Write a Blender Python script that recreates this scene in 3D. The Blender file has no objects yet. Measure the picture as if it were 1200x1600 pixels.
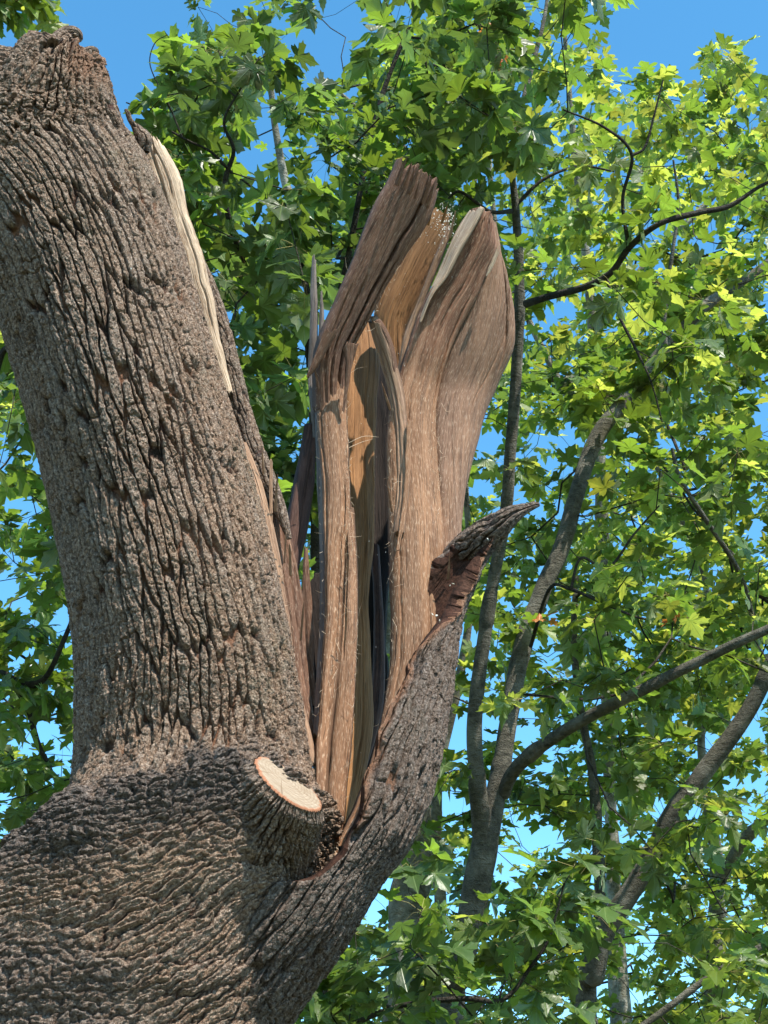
import bpy, math, random
import numpy as np
from mathutils import Vector

random.seed(7); rng = np.random.default_rng(7)
S = bpy.context.scene; C = S.collection
R = math.radians

# ---------------------------------------------------------------- camera
PITCH = R(32.0); KH = 0.364; PX = 2*KH/1600.0
CAM = np.array([0.0, 0.0, 1.6])
FW = np.array([0, math.cos(PITCH), math.sin(PITCH)])
RT = np.array([1.0, 0, 0]); UP = np.array([0, -math.sin(PITCH), math.cos(PITCH)])
cd = bpy.data.cameras.new('camera'); cam = bpy.data.objects.new('camera', cd); C.objects.link(cam)
cam.location = CAM; cam.rotation_euler = (R(90)+PITCH, 0, 0)
cd.sensor_fit = 'VERTICAL'; cd.angle_y = 2*math.atan(KH); cd.clip_start = .05; cd.clip_end = 3000
S.camera = cam
S.render.resolution_x, S.render.resolution_y = 768, 1024

# ---------------------------------------------------------------- sky and sun
SUN_EL, SUN_AZ = R(50), R(150)          # azimuth from +Y towards +X: behind the camera, a little right
SUN = np.array([math.sin(SUN_AZ)*math.cos(SUN_EL), math.cos(SUN_AZ)*math.cos(SUN_EL), math.sin(SUN_EL)])
W = bpy.data.worlds.new('World'); S.world = W; W.use_nodes = True
nt = W.node_tree; nt.nodes.clear()
sky = nt.nodes.new('ShaderNodeTexSky'); sky.sky_type = 'NISHITA'; sky.sun_disc = False
sky.sun_elevation = SUN_EL; sky.sun_rotation = SUN_AZ; sky.altitude = 100; sky.air_density = .9; sky.dust_density = .1; sky.ozone_density = 1.0
bg = nt.nodes.new('ShaderNodeBackground'); bg.inputs[1].default_value = .15
wo = nt.nodes.new('ShaderNodeOutputWorld')
hs = nt.nodes.new('ShaderNodeHueSaturation'); hs.inputs['Saturation'].default_value = 1.27; hs.inputs['Value'].default_value = 1.22; hs.inputs['Hue'].default_value = .485
nt.links.new(sky.outputs[0], hs.inputs['Color']); nt.links.new(hs.outputs[0], bg.inputs[0]); nt.links.new(bg.outputs[0], wo.inputs[0])
sl = bpy.data.lights.new('sun', 'SUN'); sl.energy = 4.6; sl.angle = R(.53); sl.color = (1, .93, .83)
so = bpy.data.objects.new('sun', sl); C.objects.link(so)
so.rotation_euler = Vector(SUN).to_track_quat('Z', 'Y').to_euler(); so.location = (0, -5, 20)
S.view_settings.view_transform = 'Standard'; S.view_settings.look = 'None'
S.view_settings.exposure = 1.08; S.view_settings.gamma = 1
S.cycles.max_bounces = 6; S.cycles.diffuse_bounces = 3; S.cycles.transmission_bounces = 4; S.cycles.use_denoising = True

# ---------------------------------------------------------------- helpers
def at(x, y, d):
    return CAM + d*FW + (x-600)*PX*d*RT + (800-y)*PX*d*UP

def to_px(P):
    q = P-CAM; d = q@FW
    return 600+(q@RT)/(PX*d), 800-(q@UP)/(PX*d), d

def h2(ix, iy, seed):
    a = ix.astype(np.int64).astype(np.uint32)*np.uint32(374761393) + iy.astype(np.int64).astype(np.uint32)*np.uint32(668265263) + np.uint32((seed*2246822519) & 0xffffffff)
    a ^= a >> np.uint32(13); a *= np.uint32(1274126177); a ^= a >> np.uint32(16); a *= np.uint32(2654435761); a ^= a >> np.uint32(15)
    return a.astype(np.float64)/4294967296.0

def vn(x, y, seed=0):
    ix, iy = np.floor(x), np.floor(y); fx, fy = x-ix, y-iy
    fx = fx*fx*(3-2*fx); fy = fy*fy*(3-2*fy)
    a, b = h2(ix, iy, seed), h2(ix+1, iy, seed); c, d = h2(ix, iy+1, seed), h2(ix+1, iy+1, seed)
    return (a+(b-a)*fx)*(1-fy)+(c+(d-c)*fx)*fy

def fbm(x, y, seed=0, o=4):
    s = 0; a = .5
    for i in range(o):
        s = s+a*(vn(x, y, seed+i*17)-.5); x = x*2.03+3.1; y = y*2.03+7.7; a *= .5
    return s*2

def voro(x, y, seed=0):
    ix, iy = np.floor(x), np.floor(y)
    f1 = np.full(x.shape, 9.0); f2 = np.full(x.shape, 9.0); cid = np.zeros(x.shape); ox = np.zeros(x.shape); oy = np.zeros(x.shape)
    for j in (-1, 0, 1):
        for i in (-1, 0, 1):
            cx, cy = ix+i, iy+j
            px = cx+.1+.8*h2(cx, cy, seed); py = cy+.1+.8*h2(cx, cy, seed+101)
            dx, dy = x-px, y-py; d = np.sqrt(dx*dx+dy*dy)
            m = d < f1
            f2 = np.where(m, f1, np.minimum(f2, d)); f1 = np.where(m, d, f1)
            cid = np.where(m, h2(cx, cy, seed+202), cid); ox = np.where(m, dx, ox); oy = np.where(m, dy, oy)
    return f1, f2, cid, ox, oy

def sst(a, b, x):
    t = np.clip((x-a)/(b-a), 0, 1); return t*t*(3-2*t)

def interp_path(pts, n):
    """Catmull-Rom through rows of pts (any width), even in arc length of the first three columns"""
    P = np.asarray(pts, float)
    if len(P) == 2:
        t = np.linspace(0, 1, n)[:, None]; return P[0]*(1-t)+P[1]*t
    E = np.vstack([2*P[0]-P[1], P, 2*P[-1]-P[-2]]); out = []
    for i in range(1, len(E)-2):
        p0, p1, p2, p3 = E[i-1], E[i], E[i+1], E[i+2]
        t = np.linspace(0, 1, 24, endpoint=False)[:, None]
        out.append(.5*((2*p1)+(-p0+p2)*t+(2*p0-5*p1+4*p2-p3)*t**2+(-p0+3*p1-3*p2+p3)*t**3))
    Q = np.vstack(out+[P[-1:]])
    L = np.concatenate([[0], np.cumsum(np.linalg.norm(np.diff(Q[:, :3], axis=0), axis=1))])
    s = np.linspace(0, L[-1], n)
    return np.stack([np.interp(s, L, Q[:, k]) for k in range(Q.shape[1])], 1)

def mesh_np(name, V, F, mat, parent=None, smooth=True, uv=None, attrs=None):
    """V (n,3); F list/array of quads or (m,k) faces; uv per vertex"""
    me = bpy.data.meshes.new(name)
    V = np.ascontiguousarray(V, np.float32)
    Fs = F if isinstance(F, list) else [F]
    Fs = [np.asarray(f, np.int32) for f in Fs if len(f)]
    me.vertices.add(len(V)); me.vertices.foreach_set('co', V.ravel())
    li = np.concatenate([f.ravel() for f in Fs]); tot = np.concatenate([np.full(len(f), f.shape[1], np.int32) for f in Fs])
    st = np.concatenate([[0], np.cumsum(tot)[:-1]]).astype(np.int32)
    me.loops.add(len(li)); me.loops.foreach_set('vertex_index', li)
    me.polygons.add(len(tot)); me.polygons.foreach_set('loop_start', st); me.polygons.foreach_set('loop_total', tot)
    if smooth: me.polygons.foreach_set('use_smooth', np.ones(len(tot), bool))
    if uv is not None:
        u = me.uv_layers.new(name='UVMap'); u.data.foreach_set('uv', np.ascontiguousarray(uv[li], np.float32).ravel())
    for k, a in (attrs or {}).items():
        at_ = me.attributes.new(k, 'FLOAT', 'POINT'); at_.data.foreach_set('value', np.ascontiguousarray(a, np.float32))
    me.update(calc_edges=True); me.validate()
    for m in (mat if isinstance(mat, (list, tuple)) else [mat]): me.materials.append(m)
    o = bpy.data.objects.new(name, me); C.objects.link(o)
    if parent is not None:
        o.parent = parent; o.matrix_parent_inverse = parent.matrix_world.inverted()
    return o

def grid_faces(ns, nt_, wrap=False, off=0, flip=False):
    i = np.arange(ns-1)[:, None]; j = np.arange(nt_ if wrap else nt_-1)[None, :]
    a = i*nt_+j; b = i*nt_+(j+1) % nt_; c = (i+1)*nt_+(j+1) % nt_; d = (i+1)*nt_+j
    q = np.stack([a, b, c, d] if not flip else [a, d, c, b], -1).reshape(-1, 4)
    return q+off

def thing(name, label, cat, loc, group=None):
    o = bpy.data.objects.new(name, None); C.objects.link(o); o.location = loc; o.empty_display_size = .2
    o['label'] = label; o['category'] = cat
    if group: o['group'] = group
    bpy.context.view_layer.update()
    return o

# ---------------------------------------------------------------- materials
class N:
    def __init__(s, name):
        s.m = bpy.data.materials.new(name); s.m.use_nodes = True; s.t = s.m.node_tree; s.t.nodes.clear()
        s.out = s.t.nodes.new('ShaderNodeOutputMaterial')
    def n(s, ty, **kw):
        nd = s.t.nodes.new('ShaderNode'+ty)
        for k, v in kw.items():
            if k[0] == 'i': 
                key = int(k[1:]) if k[1:].isdigit() else k[1:].replace('_', ' ')
                if isinstance(v, bpy.types.NodeSocket): s.t.links.new(v, nd.inputs[key])
                else: nd.inputs[key].default_value = v
            else: setattr(nd, k, v)
        return nd
    def math(s, op, a, b=None, c=None, clamp=False):
        nd = s.t.nodes.new('ShaderNodeMath'); nd.operation = op; nd.use_clamp = clamp
        for i, v in enumerate((a, b, c)):
            if v is None: continue
            if isinstance(v, bpy.types.NodeSocket): s.t.links.new(v, nd.inputs[i])
            else: nd.inputs[i].default_value = v
        return nd.outputs[0]
    def mix(s, f, a, b, blend='MIX'):
        nd = s.t.nodes.new('ShaderNodeMix'); nd.data_type = 'RGBA'; nd.blend_type = blend
        for i, v in ((0, f), (6, a), (7, b)):
            if isinstance(v, bpy.types.NodeSocket): s.t.links.new(v, nd.inputs[i])
            else: nd.inputs[i].default_value = (v if not isinstance(v, tuple) or len(v) == 4 else (*v, 1))
        return nd.outputs[2]
    def ramp(s, f, stops, interp='LINEAR'):
        nd = s.t.nodes.new('ShaderNodeValToRGB'); nd.color_ramp.interpolation = interp; s.t.links.new(f, nd.inputs[0])
        e = nd.color_ramp.elements
        while len(e) < len(stops): e.new(.5)
        for k, (p, c) in zip(e, stops):
            k.position = p; k.color = (c, c, c, 1) if isinstance(c, (int, float)) else (*c, 1)
        return nd.outputs[0]
    def noise(s, vec, scale, detail=4, rough=.55, dist=0):
        nd = s.n('TexNoise', iScale=scale, iDetail=detail, iRoughness=rough, iDistortion=dist); s.t.links.new(vec, nd.inputs[0]); return nd.outputs[0]
    def mapping(s, vec, scale):
        nd = s.n('Mapping', iScale=scale); s.t.links.new(vec, nd.inputs[0]); return nd.outputs[0]
    def attr(s, name): return s.n('Attribute', attribute_name=name).outputs['Fac']
    def bsdf(s, color, rough=.85, spec=.25, bump=None, bs=.5, bd=.01):
        p = s.n('BsdfPrincipled'); 
        for k, v in (('Base Color', color), ('Roughness', rough)):
            if isinstance(v, bpy.types.NodeSocket): s.t.links.new(v, p.inputs[k])
            else: p.inputs[k].default_value = v if not isinstance(v, tuple) else (*v, 1)
        p.inputs['Specular IOR Level'].default_value = spec
        if bump is not None:
            b = s.n('Bump', iStrength=bs, iDistance=bd, iHeight=bump); s.t.links.new(b.outputs[0], p.inputs['Normal'])
        s.t.links.new(p.outputs[0], s.out.inputs[0]); return p

def bark_mat():
    n = N('rough_bark'); co = n.n('TexCoord').outputs['Object']
    bh, cid, z, dk, ex = n.attr('bh'), n.attr('cid'), n.attr('zone'), n.attr('dark'), n.attr('exposed')
    n1 = n.noise(co, 120, 6, .66); n2 = n.noise(co, 45, 4, .6); n3 = n.noise(co, 4, 3, .5); n4 = n.noise(co, 700, 2, .6)
    vor = n.n('TexVoronoi', feature='F1', iScale=150.0); n.t.links.new(co, vor.inputs[0]); chip = n.n('SeparateColor', i0=vor.outputs['Color']).outputs[0]
    ve = n.n('TexVoronoi', feature='DISTANCE_TO_EDGE', iScale=150.0); n.t.links.new(co, ve.inputs[0]); edge = n.ramp(ve.outputs['Distance'], [(.0, 1.), (.12, 0.)])
    g = n.math('ADD', n.math('MULTIPLY', n1, .72), n.math('ADD', n.math('MULTIPLY', chip, .12), n.math('ADD', n.math('MULTIPLY', n4, .08), n.math('MULTIPLY', n2, .10))))
    base = n.ramp(g, [(.36, (.105, .066, .043)), (.50, (.31, .212, .148)), (.67, (.60, .455, .345))])
    warm = n.ramp(g, [(.36, (.125, .070, .043)), (.50, (.335, .218, .145)), (.67, (.60, .44, .32))])
    base = n.mix(z, base, warm)
    grey = n.ramp(n.math('ADD', n2, n.math('MULTIPLY', n.math('SUBTRACT', cid, .5), .35)), [(.40, .0), (.64, .5)])
    base = n.mix(grey, base, n.ramp(g, [(.38, (.115, .084, .064)), (.68, (.58, .475, .385))]))
    green = n.math('MULTIPLY', n.ramp(n3, [(.55, 0.), (.72, .35)]), n.ramp(n2, [(.4, 0.), (.6, 1.)]))
    base = n.mix(green, base, (.13, .135, .065))
    crack = n.ramp(bh, [(.08, 1.), (.46, 0.)])
    red_shade = n.mix(n.ramp(n2, [(.47, 0.), (.62, 1.)]), (.026, .016, .012), (.13, .045, .026))
    base = n.mix(n.math('MULTIPLY', crack, .9), base, red_shade)  # red inner bark, plus furrow shade darkened into the colour
    base = n.mix(n.math('MULTIPLY', edge, .35), base, (.04, .028, .022))
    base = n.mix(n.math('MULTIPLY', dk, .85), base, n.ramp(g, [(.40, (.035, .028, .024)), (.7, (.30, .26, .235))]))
    base = n.mix(ex, base, n.mix(n2, (.20, .075, .038), (.44, .25, .15)))
    white = n.ramp(n4, [(.65, 0.), (.72, .6)])
    base = n.mix(n.math('MULTIPLY', white, n.ramp(n2, [(.42, 0.), (.52, 1.)])), base, (.60, .57, .53))
    bmp = n.math('ADD', n.math('ADD', n.math('MULTIPLY', n1, 1.4), n.math('MULTIPLY', n4, .5)), n.math('SUBTRACT', n.math('MULTIPLY', chip, .35), n.math('MULTIPLY', edge, .35)))
    n.bsdf(base, .88, .2, bmp, 1.0, .009); return n.m

def inner_bark_mat():
    n = N('inner_bark'); co = n.n('TexCoord').outputs['Object']
    n1 = n.noise(co, 90, 5, .7); n2 = n.noise(co, 14, 3, .6)
    n.bsdf(n.mix(n2, n.ramp(n1, [(.3, (.014, .006, .004)), (.7, (.075, .028, .017))]), n.ramp(n1, [(.3, (.025, .014, .009)), (.7, (.09, .048, .032))])), .9, .15, n1, .9, .006); return n.m

def wood_mat(name, a, b, c, fleck=.5, grain=1.0, side=None):
    """a dark fibre, b body, c pale fleck"""
    n = N(name); uv = n.n('TexCoord').outputs['UV']; oi = n.n('ObjectInfo').outputs['Random']
    uv = n.n('VectorMath', operation='ADD', i0=uv).outputs[0] if False else uv
    f1 = n.noise(n.mapping(uv, (260, 9, 1)), 1, 4, .65)
    f2 = n.noise(n.mapping(uv, (55, 2.2, 1)), 1, 4, .6, .4)
    f3 = n.noise(n.mapping(uv, (460, 42, 1)), 1, 4, .65)
    f4 = n.noise(n.mapping(uv, (9, 2.5, 1)), 1, 3, .6)
    f5 = n.noise(n.mapping(uv, (130, 3, 1)), 1, 2, .5, .2)
    f6 = n.noise(n.mapping(uv, (330, 7, 1)), 1, 2, .5, .1); f7 = n.noise(n.mapping(uv, (22, .9, 1)), 1, 3, .6, .5)
    base = n.ramp(n.math('ADD', n.math('MULTIPLY', f1, .5), n.math('MULTIPLY', f2, .5)), [(.38, a), (.51, b), (.64, tuple(min(1, x*1.35) for x in b))])
    base = n.mix(n.ramp(f4, [(.42, 0.), (.68, .55)]), base, a)
    base = n.mix(n.attr('weather_shade'), base, n.ramp(f2, [(.35, (.09, .037, .020)), (.5, (.22, .10, .056)), (.65, (.34, .18, .11))]))
    base = n.mix(n.ramp(f7, [(.50, 0.), (.62, .45)]), base, n.mix(f1, tuple(x*.9 for x in a), (b[0]*.95, b[1]*1.05, b[2]*1.25)))
    fl = n.math('MULTIPLY', n.ramp(f3, [(.53, 0.), (.64, 1.)]), fleck)
    base = n.mix(fl, base, c)
    crack = n.math('MAXIMUM', n.ramp(f5, [(.25, 1.), (.31, 0.)]), n.math('MULTIPLY', n.ramp(f6, [(.30, 1.), (.36, 0.)]), .7))
    base = n.mix(n.math('MULTIPLY', crack, .8), base, tuple(x*.25 for x in a))
    h = n.math('SUBTRACT', n.math('ADD', n.math('MULTIPLY', f1, 1.2*grain), n.math('ADD', f2, n.math('MULTIPLY', f3, .6))), n.math('MULTIPLY', crack, 1.2))
    n.bsdf(base, .72, .25, h, .75, .005); return n.m

def leaf_mat(name, top, under, trans, tw=.5, yellow=.0, gloss=.35):
    n = N(name); uv = n.n('TexCoord').outputs['UV']
    sp = n.n('SeparateXYZ', i0=uv); ax = n.math('ABSOLUTE', sp.outputs[0]); y = n.math('SUBTRACT', sp.outputs[1], .05)
    v = None
    for ang in (0, 42, 100):
        ca, sa = math.cos(R(ang)), math.sin(R(ang))
        d = n.math('ABSOLUTE', n.math('SUBTRACT', n.math('MULTIPLY', ax, ca), n.math('MULTIPLY', y, sa)))
        along = n.math('ADD', n.math('MULTIPLY', ax, sa), n.math('MULTIPLY', y, ca))
        d = n.math('ADD', d, n.math('MULTIPLY', n.math('LESS_THAN', along, 0), 1))
        v = d if v is None else n.math('MINIMUM', v, d)
    vein = n.math('SUBTRACT', 1, n.math('DIVIDE', v, .022), clamp=True)
    rnd = n.attr('rnd')
    co = n.n('TexCoord').outputs['Object']; nz = n.noise(co, 30, 3, .6)
    def var(c, k=1.0):
        q = n.mix(n.math('MULTIPLY', rnd, 1.0), tuple(x*.45 for x in c), tuple(min(1, x*1.75) for x in c))
        q = n.mix(n.math('MULTIPLY', nz, .5), q, tuple(min(1, z) for z in (c[0]*1.5, c[1]*1.05, c[2]*.7)))
        return q
    geo = n.n('NewGeometry')
    col = n.mix(geo.outputs['Backfacing'], var(top), var(under))
    col = n.mix(n.math('MULTIPLY', vein, .55), col, (.22, .30, .10))
    tc = n.mix(n.math('MULTIPLY', vein, .5), var(trans), (.12, .22, .02))
    p = n.n('BsdfPrincipled', iRoughness=.42); n.t.links.new(col, p.inputs['Base Color']); p.inputs['Specular IOR Level'].default_value = gloss
    b = n.n('Bump', iStrength=.35, iDistance=.01, iHeight=n.math('SUBTRACT', nz, vein)); n.t.links.new(b.outputs[0], p.inputs['Normal'])
    tr = n.n('BsdfTranslucent'); n.t.links.new(tc, tr.inputs[0])
    mx = n.n('MixShader', i0=tw); n.t.links.new(p.outputs[0], mx.inputs[1]); n.t.links.new(tr.outputs[0], mx.inputs[2])
    n.t.links.new(mx.outputs[0], n.out.inputs[0]); return n.m

def smooth_bark_mat(name, lo, hi, pale):
    n = N(name); co = n.n('TexCoord').outputs['Object']
    n1 = n.noise(co, 30, 5, .65); n2 = n.noise(co, 5, 4, .6); n3 = n.noise(n.mapping(co, (12, 12, 60)), 1, 4, .6); n4 = n.noise(co, 120, 3, .6)
    base = n.ramp(n1, [(.3, lo), (.7, hi)])
    base = n.mix(n.ramp(n2, [(.5, 0.), (.66, .7)]), base, pale)
    base = n.mix(n.ramp(n3, [(.62, 0.), (.7, .7)]), base, tuple(x*.5 for x in lo))
    base = n.mix(n.ramp(n4, [(.6, 0.), (.7, .5)]), base, (.13, .15, .06))
    n.bsdf(base, .85, .2, n.math('ADD', n1, n.math('ADD', n3, n.math('MULTIPLY', n4, .8))), 1.0, .02); return n.m

def plain(name, c, rough=.85, sc=60):
    n = N(name); co = n.n('TexCoord').outputs['Object']; n1 = n.noise(co, sc, 4, .6)
    n.bsdf(n.mix(n1, tuple(x*.6 for x in c), tuple(min(1, x*1.35) for x in c)), rough, .2, n1, .4, .005); return n.m

def cutface_mat():
    n = N('fresh_cut_wood'); uv = n.n('TexCoord').outputs['UV']
    sp = n.n('SeparateXYZ', i0=uv); x = n.math('ADD', sp.outputs[0], .025); y = n.math('SUBTRACT', sp.outputs[1], .02)
    nz = n.noise(uv, 18, 4, .6)
    r = n.math('SQRT', n.math('ADD', n.math('MULTIPLY', x, x), n.math('MULTIPLY', y, y)))
    rr = n.math('ADD', r, n.math('MULTIPLY', nz, .012))
    ring = n.math('FRACT', n.math('MULTIPLY', rr, 105))
    sw = n.noise(n.mapping(uv, (30, 420, 1)), 1, 4, .6, .6)
    base = n.ramp(sw, [(.3, (.15, .105, .065)), (.48, (.27, .21, .145)), (.62, (.37, .31, .235))])
    base = n.mix(n.math('MULTIPLY', n.ramp(ring, [(.0, 1.), (.25, 0.), (1., .4)]), .75), base, (.17, .11, .065))
    ang = n.math('ARCTAN2', y, x); rad = n.noise(n.mapping(n.n('CombineXYZ', i0=ang, i1=r).outputs[0], (9, 3, 1)), 1, 2, .5)
    base = n.mix(n.math('MULTIPLY', n.ramp(rad, [(.36, 1.), (.40, 0.)]), .6), base, (.13, .08, .045))
    edge = n.math('ADD', n.attr('edge'), n.math('MULTIPLY', n.math('SUBTRACT', n.noise(uv, 45, 3, .6), .5), .14)); base = n.mix(n.ramp(edge, [(.90, 0.), (.955, 1.)]), base, n.mix(nz, (.22, .08, .04), (.35, .18, .10)))
    n.bsdf(base, .8, .2, n.math('ADD', sw, nz), .35, .003); return n.m

BARK, INNER = bark_mat(), inner_bark_mat()
W_LIGHT = wood_mat('weathered_light_wood', (.12, .055, .026), (.255, .132, .068), (.60, .44, .30), .5)
W_BROWN = wood_mat('weathered_brown_wood', (.085, .042, .026), (.185, .093, .055), (.44, .31, .22), .5)
W_RIGHT = wood_mat('weathered_red_brown_wood', (.12, .062, .036), (.245, .135, .080), (.52, .39, .28), .5)
W_GOLD = wood_mat('golden_inner_wood', (.16, .070, .024), (.33, .16, .062), (.50, .30, .14), .12)
W_PALE = wood_mat('pale_sapwood', (.22, .13, .07), (.46, .34, .23), (.62, .52, .40), .5)
W_TAN = wood_mat('tan_split_wood', (.16, .085, .048), (.34, .205, .125), (.52, .38, .27), .35)
W_DARK = wood_mat('dark_split_wood', (.03, .016, .012), (.10, .05, .036), (.2, .13, .1), .3)
W_VOID = wood_mat('shade_dark_inner_wood', (.006, .004, .003), (.022, .013, .009), (.06, .04, .03), .2)  # near black stands in for shade deep in the split
W_GREY = wood_mat('grey_splinter_wood', (.10, .075, .062), (.22, .18, .155), (.4, .35, .3), .3)
CUT = cutface_mat()

# ---------------------------------------------------------------- ground (below the frame)
def ground():
    n = N('mown_grass'); co = n.n('TexCoord').outputs['Object']
    n1 = n.noise(co, 9, 6, .7); n2 = n.noise(co, .6, 3, .5)
    n.bsdf(n.mix(n.ramp(n2, [(.4, 0.), (.65, 1.)]), n.ramp(n1, [(.3, (.03, .05, .012)), (.7, (.09, .12, .035))]), n.ramp(n1, [(.3, (.07, .055, .035)), (.7, (.15, .12, .08))])), .95, .1, n1, .8, .05)
    g = np.linspace(-1, 1, 121); g = np.sign(g)*np.abs(g)**3*900
    X, Y = np.meshgrid(g, g); Z = fbm(X*.08, Y*.08, 5)*.25*np.clip(np.hypot(X, Y)/25, 0, 1)
    o = mesh_np('ground', np.stack([X, Y, Z], -1).reshape(-1, 3), grid_faces(121, 121), n.m)
    o['kind'] = 'structure'; o['label'] = 'grass ground under the trees'
ground()

# ---------------------------------------------------------------- the broken tree
ROOT = thing('broken_tree', 'large rough-barked tree with a split, snapped limb and a freshly sawn branch stub', 'tree', (-.95, 3.35, 0))

def frames(P, T=None):
    if T is None: T = np.gradient(P, axis=0)
    T = T/np.linalg.norm(T, axis=1)[:, None]
    V = CAM-P; V /= np.linalg.norm(V, axis=1)[:, None]
    Sd = np.cross(V, T); Sd /= np.linalg.norm(Sd, axis=1)[:, None]   # picture right for an upward axis? fixed below
    Sd *= np.sign(np.sum(Sd@RT))
    Fr = np.cross(Sd, T); Fr *= np.sign(np.sum(Fr*V)); Fr /= np.linalg.norm(Fr, axis=1)[:, None]
    return T, Sd, Fr

def bark_field(x, s, wtr, wkn, phi, seed=0, fs=1.0, jag=1.0):
    """x around, s along (metres). returns height in metres, normalised height, cell id"""
    wx = x+.014*fbm(x*6, s*3.0, seed+1, 3)+.007*fbm(x*26, s*16, seed+2, 4)+.004*fbm(x*110, s*90, seed+12, 2); ws = s+.04*fbm(x*8+9, s*5, seed+3, 3)+.012*fbm(x*50, s*40, seed+13, 3)
    f1, f2, c1, ox, oy = voro(wx/(.028*fs), ws/(.26*fs), seed+10); e1 = f2-f1
    g1, g2, c2, px, py = voro(wx/(.046*fs), ws/(.060*fs), seed+20); e2 = g2-g1
    k1, k2, c3, qx, qy = voro(wx/(.011*fs), ws/(.020*fs), seed+30); e3 = k2-k1
    l1, l2, c4, rx, ry = voro(wx/(.005*fs), ws/(.008*fs), seed+35)
    dep = sst(-.5, .35, fbm(x*14, s*8, seed+5, 3)+.15)
    ridge = 1-(1-sst(.02, .22, e1))*(.78+.22*dep)
    pres = sst(.45, .62, vn(x*22, s*17, seed+14))
    cross = 1-(1-sst(.0, .13, e2))*pres
    rr_ = np.abs(fbm(x*75, s*45, seed+15, 4))
    H = .0215*ridge+.0075*(cross-1)*ridge+.0040*(c3-.5)*ridge+.0020*sst(0, .22, e3)+.0014*(c4-.5)+.004*(c1-.5)*ridge+.0030*(py*(c2-.4)+px*(c2-.6))*ridge-.0030*rr_
    nh = np.clip(ridge*(.45+.55*cross)-.12*rr_+.06*(c3-.5), 0, 1)
    if wtr is not None:
        sl = ws
        pat = .45+.55*sst(-.3, .3, fbm(wx*4, ws*5, seed+44, 3))
        a = wx+.03*fbm(wx*7, ws*11, seed+6, 3); b = sl-(.72*wx+1.5*wx*wx)+.026*fbm(wx*5, ws*6, seed+7, 3)+.007*fbm(wx*40, ws*50, seed+16, 3)
        f1, f2, t1, ox, oy = voro(a/.10+.35*b/.034, b/.034, seed+40); t = f2-f1
        g1, g2, t2, px, py = voro(a/.022, b/.013, seed+50); u = g2-g1
        r = sst(.02, .30, t)
        HT = .0135*r*pat+.0045*sst(0, .3, u)+.006*oy*(.4+.6*t1)*r+.004*(t1-.5)*r+.005*(t2-.5)*r+.005*py*r+.0045*(c3-.5)+.0014*(c4-.5)-.0035*rr_
        nt2 = .7*r+.3*sst(0, .35, u)
        f1, f2, q1, ox, oy = voro(wx/.030+.5*fbm(wx*40, ws*40, seed+8, 2), ws/.024, seed+60); q = f2-f1
        g1, g2, q2, px, py = voro(wx/.011, ws/.009, seed+70)
        r2 = sst(0, .45, q)
        HK = .015*r2+.010*(q1-.5)*r2+.006*sst(0, .4, g2-g1)+.012*oy*(q1-.3)+.005*px*(q2-.5)
        nk = .75*r2+.25*sst(0, .4, g2-g1)
        H = H*(1-wtr-wkn)+HT*wtr+HK*wkn; nh = nh*(1-wtr-wkn)+nt2*wtr+nk*wkn
        c1 = np.where(wtr > .5, t1, np.where(wkn > .5, q1, c1))
    H = H*jag+.0018*fbm(x*60, s*60, seed+9, 4)+.0016*fbm(x*260, s*220, seed+11, 2)
    return H, nh, c1

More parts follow.
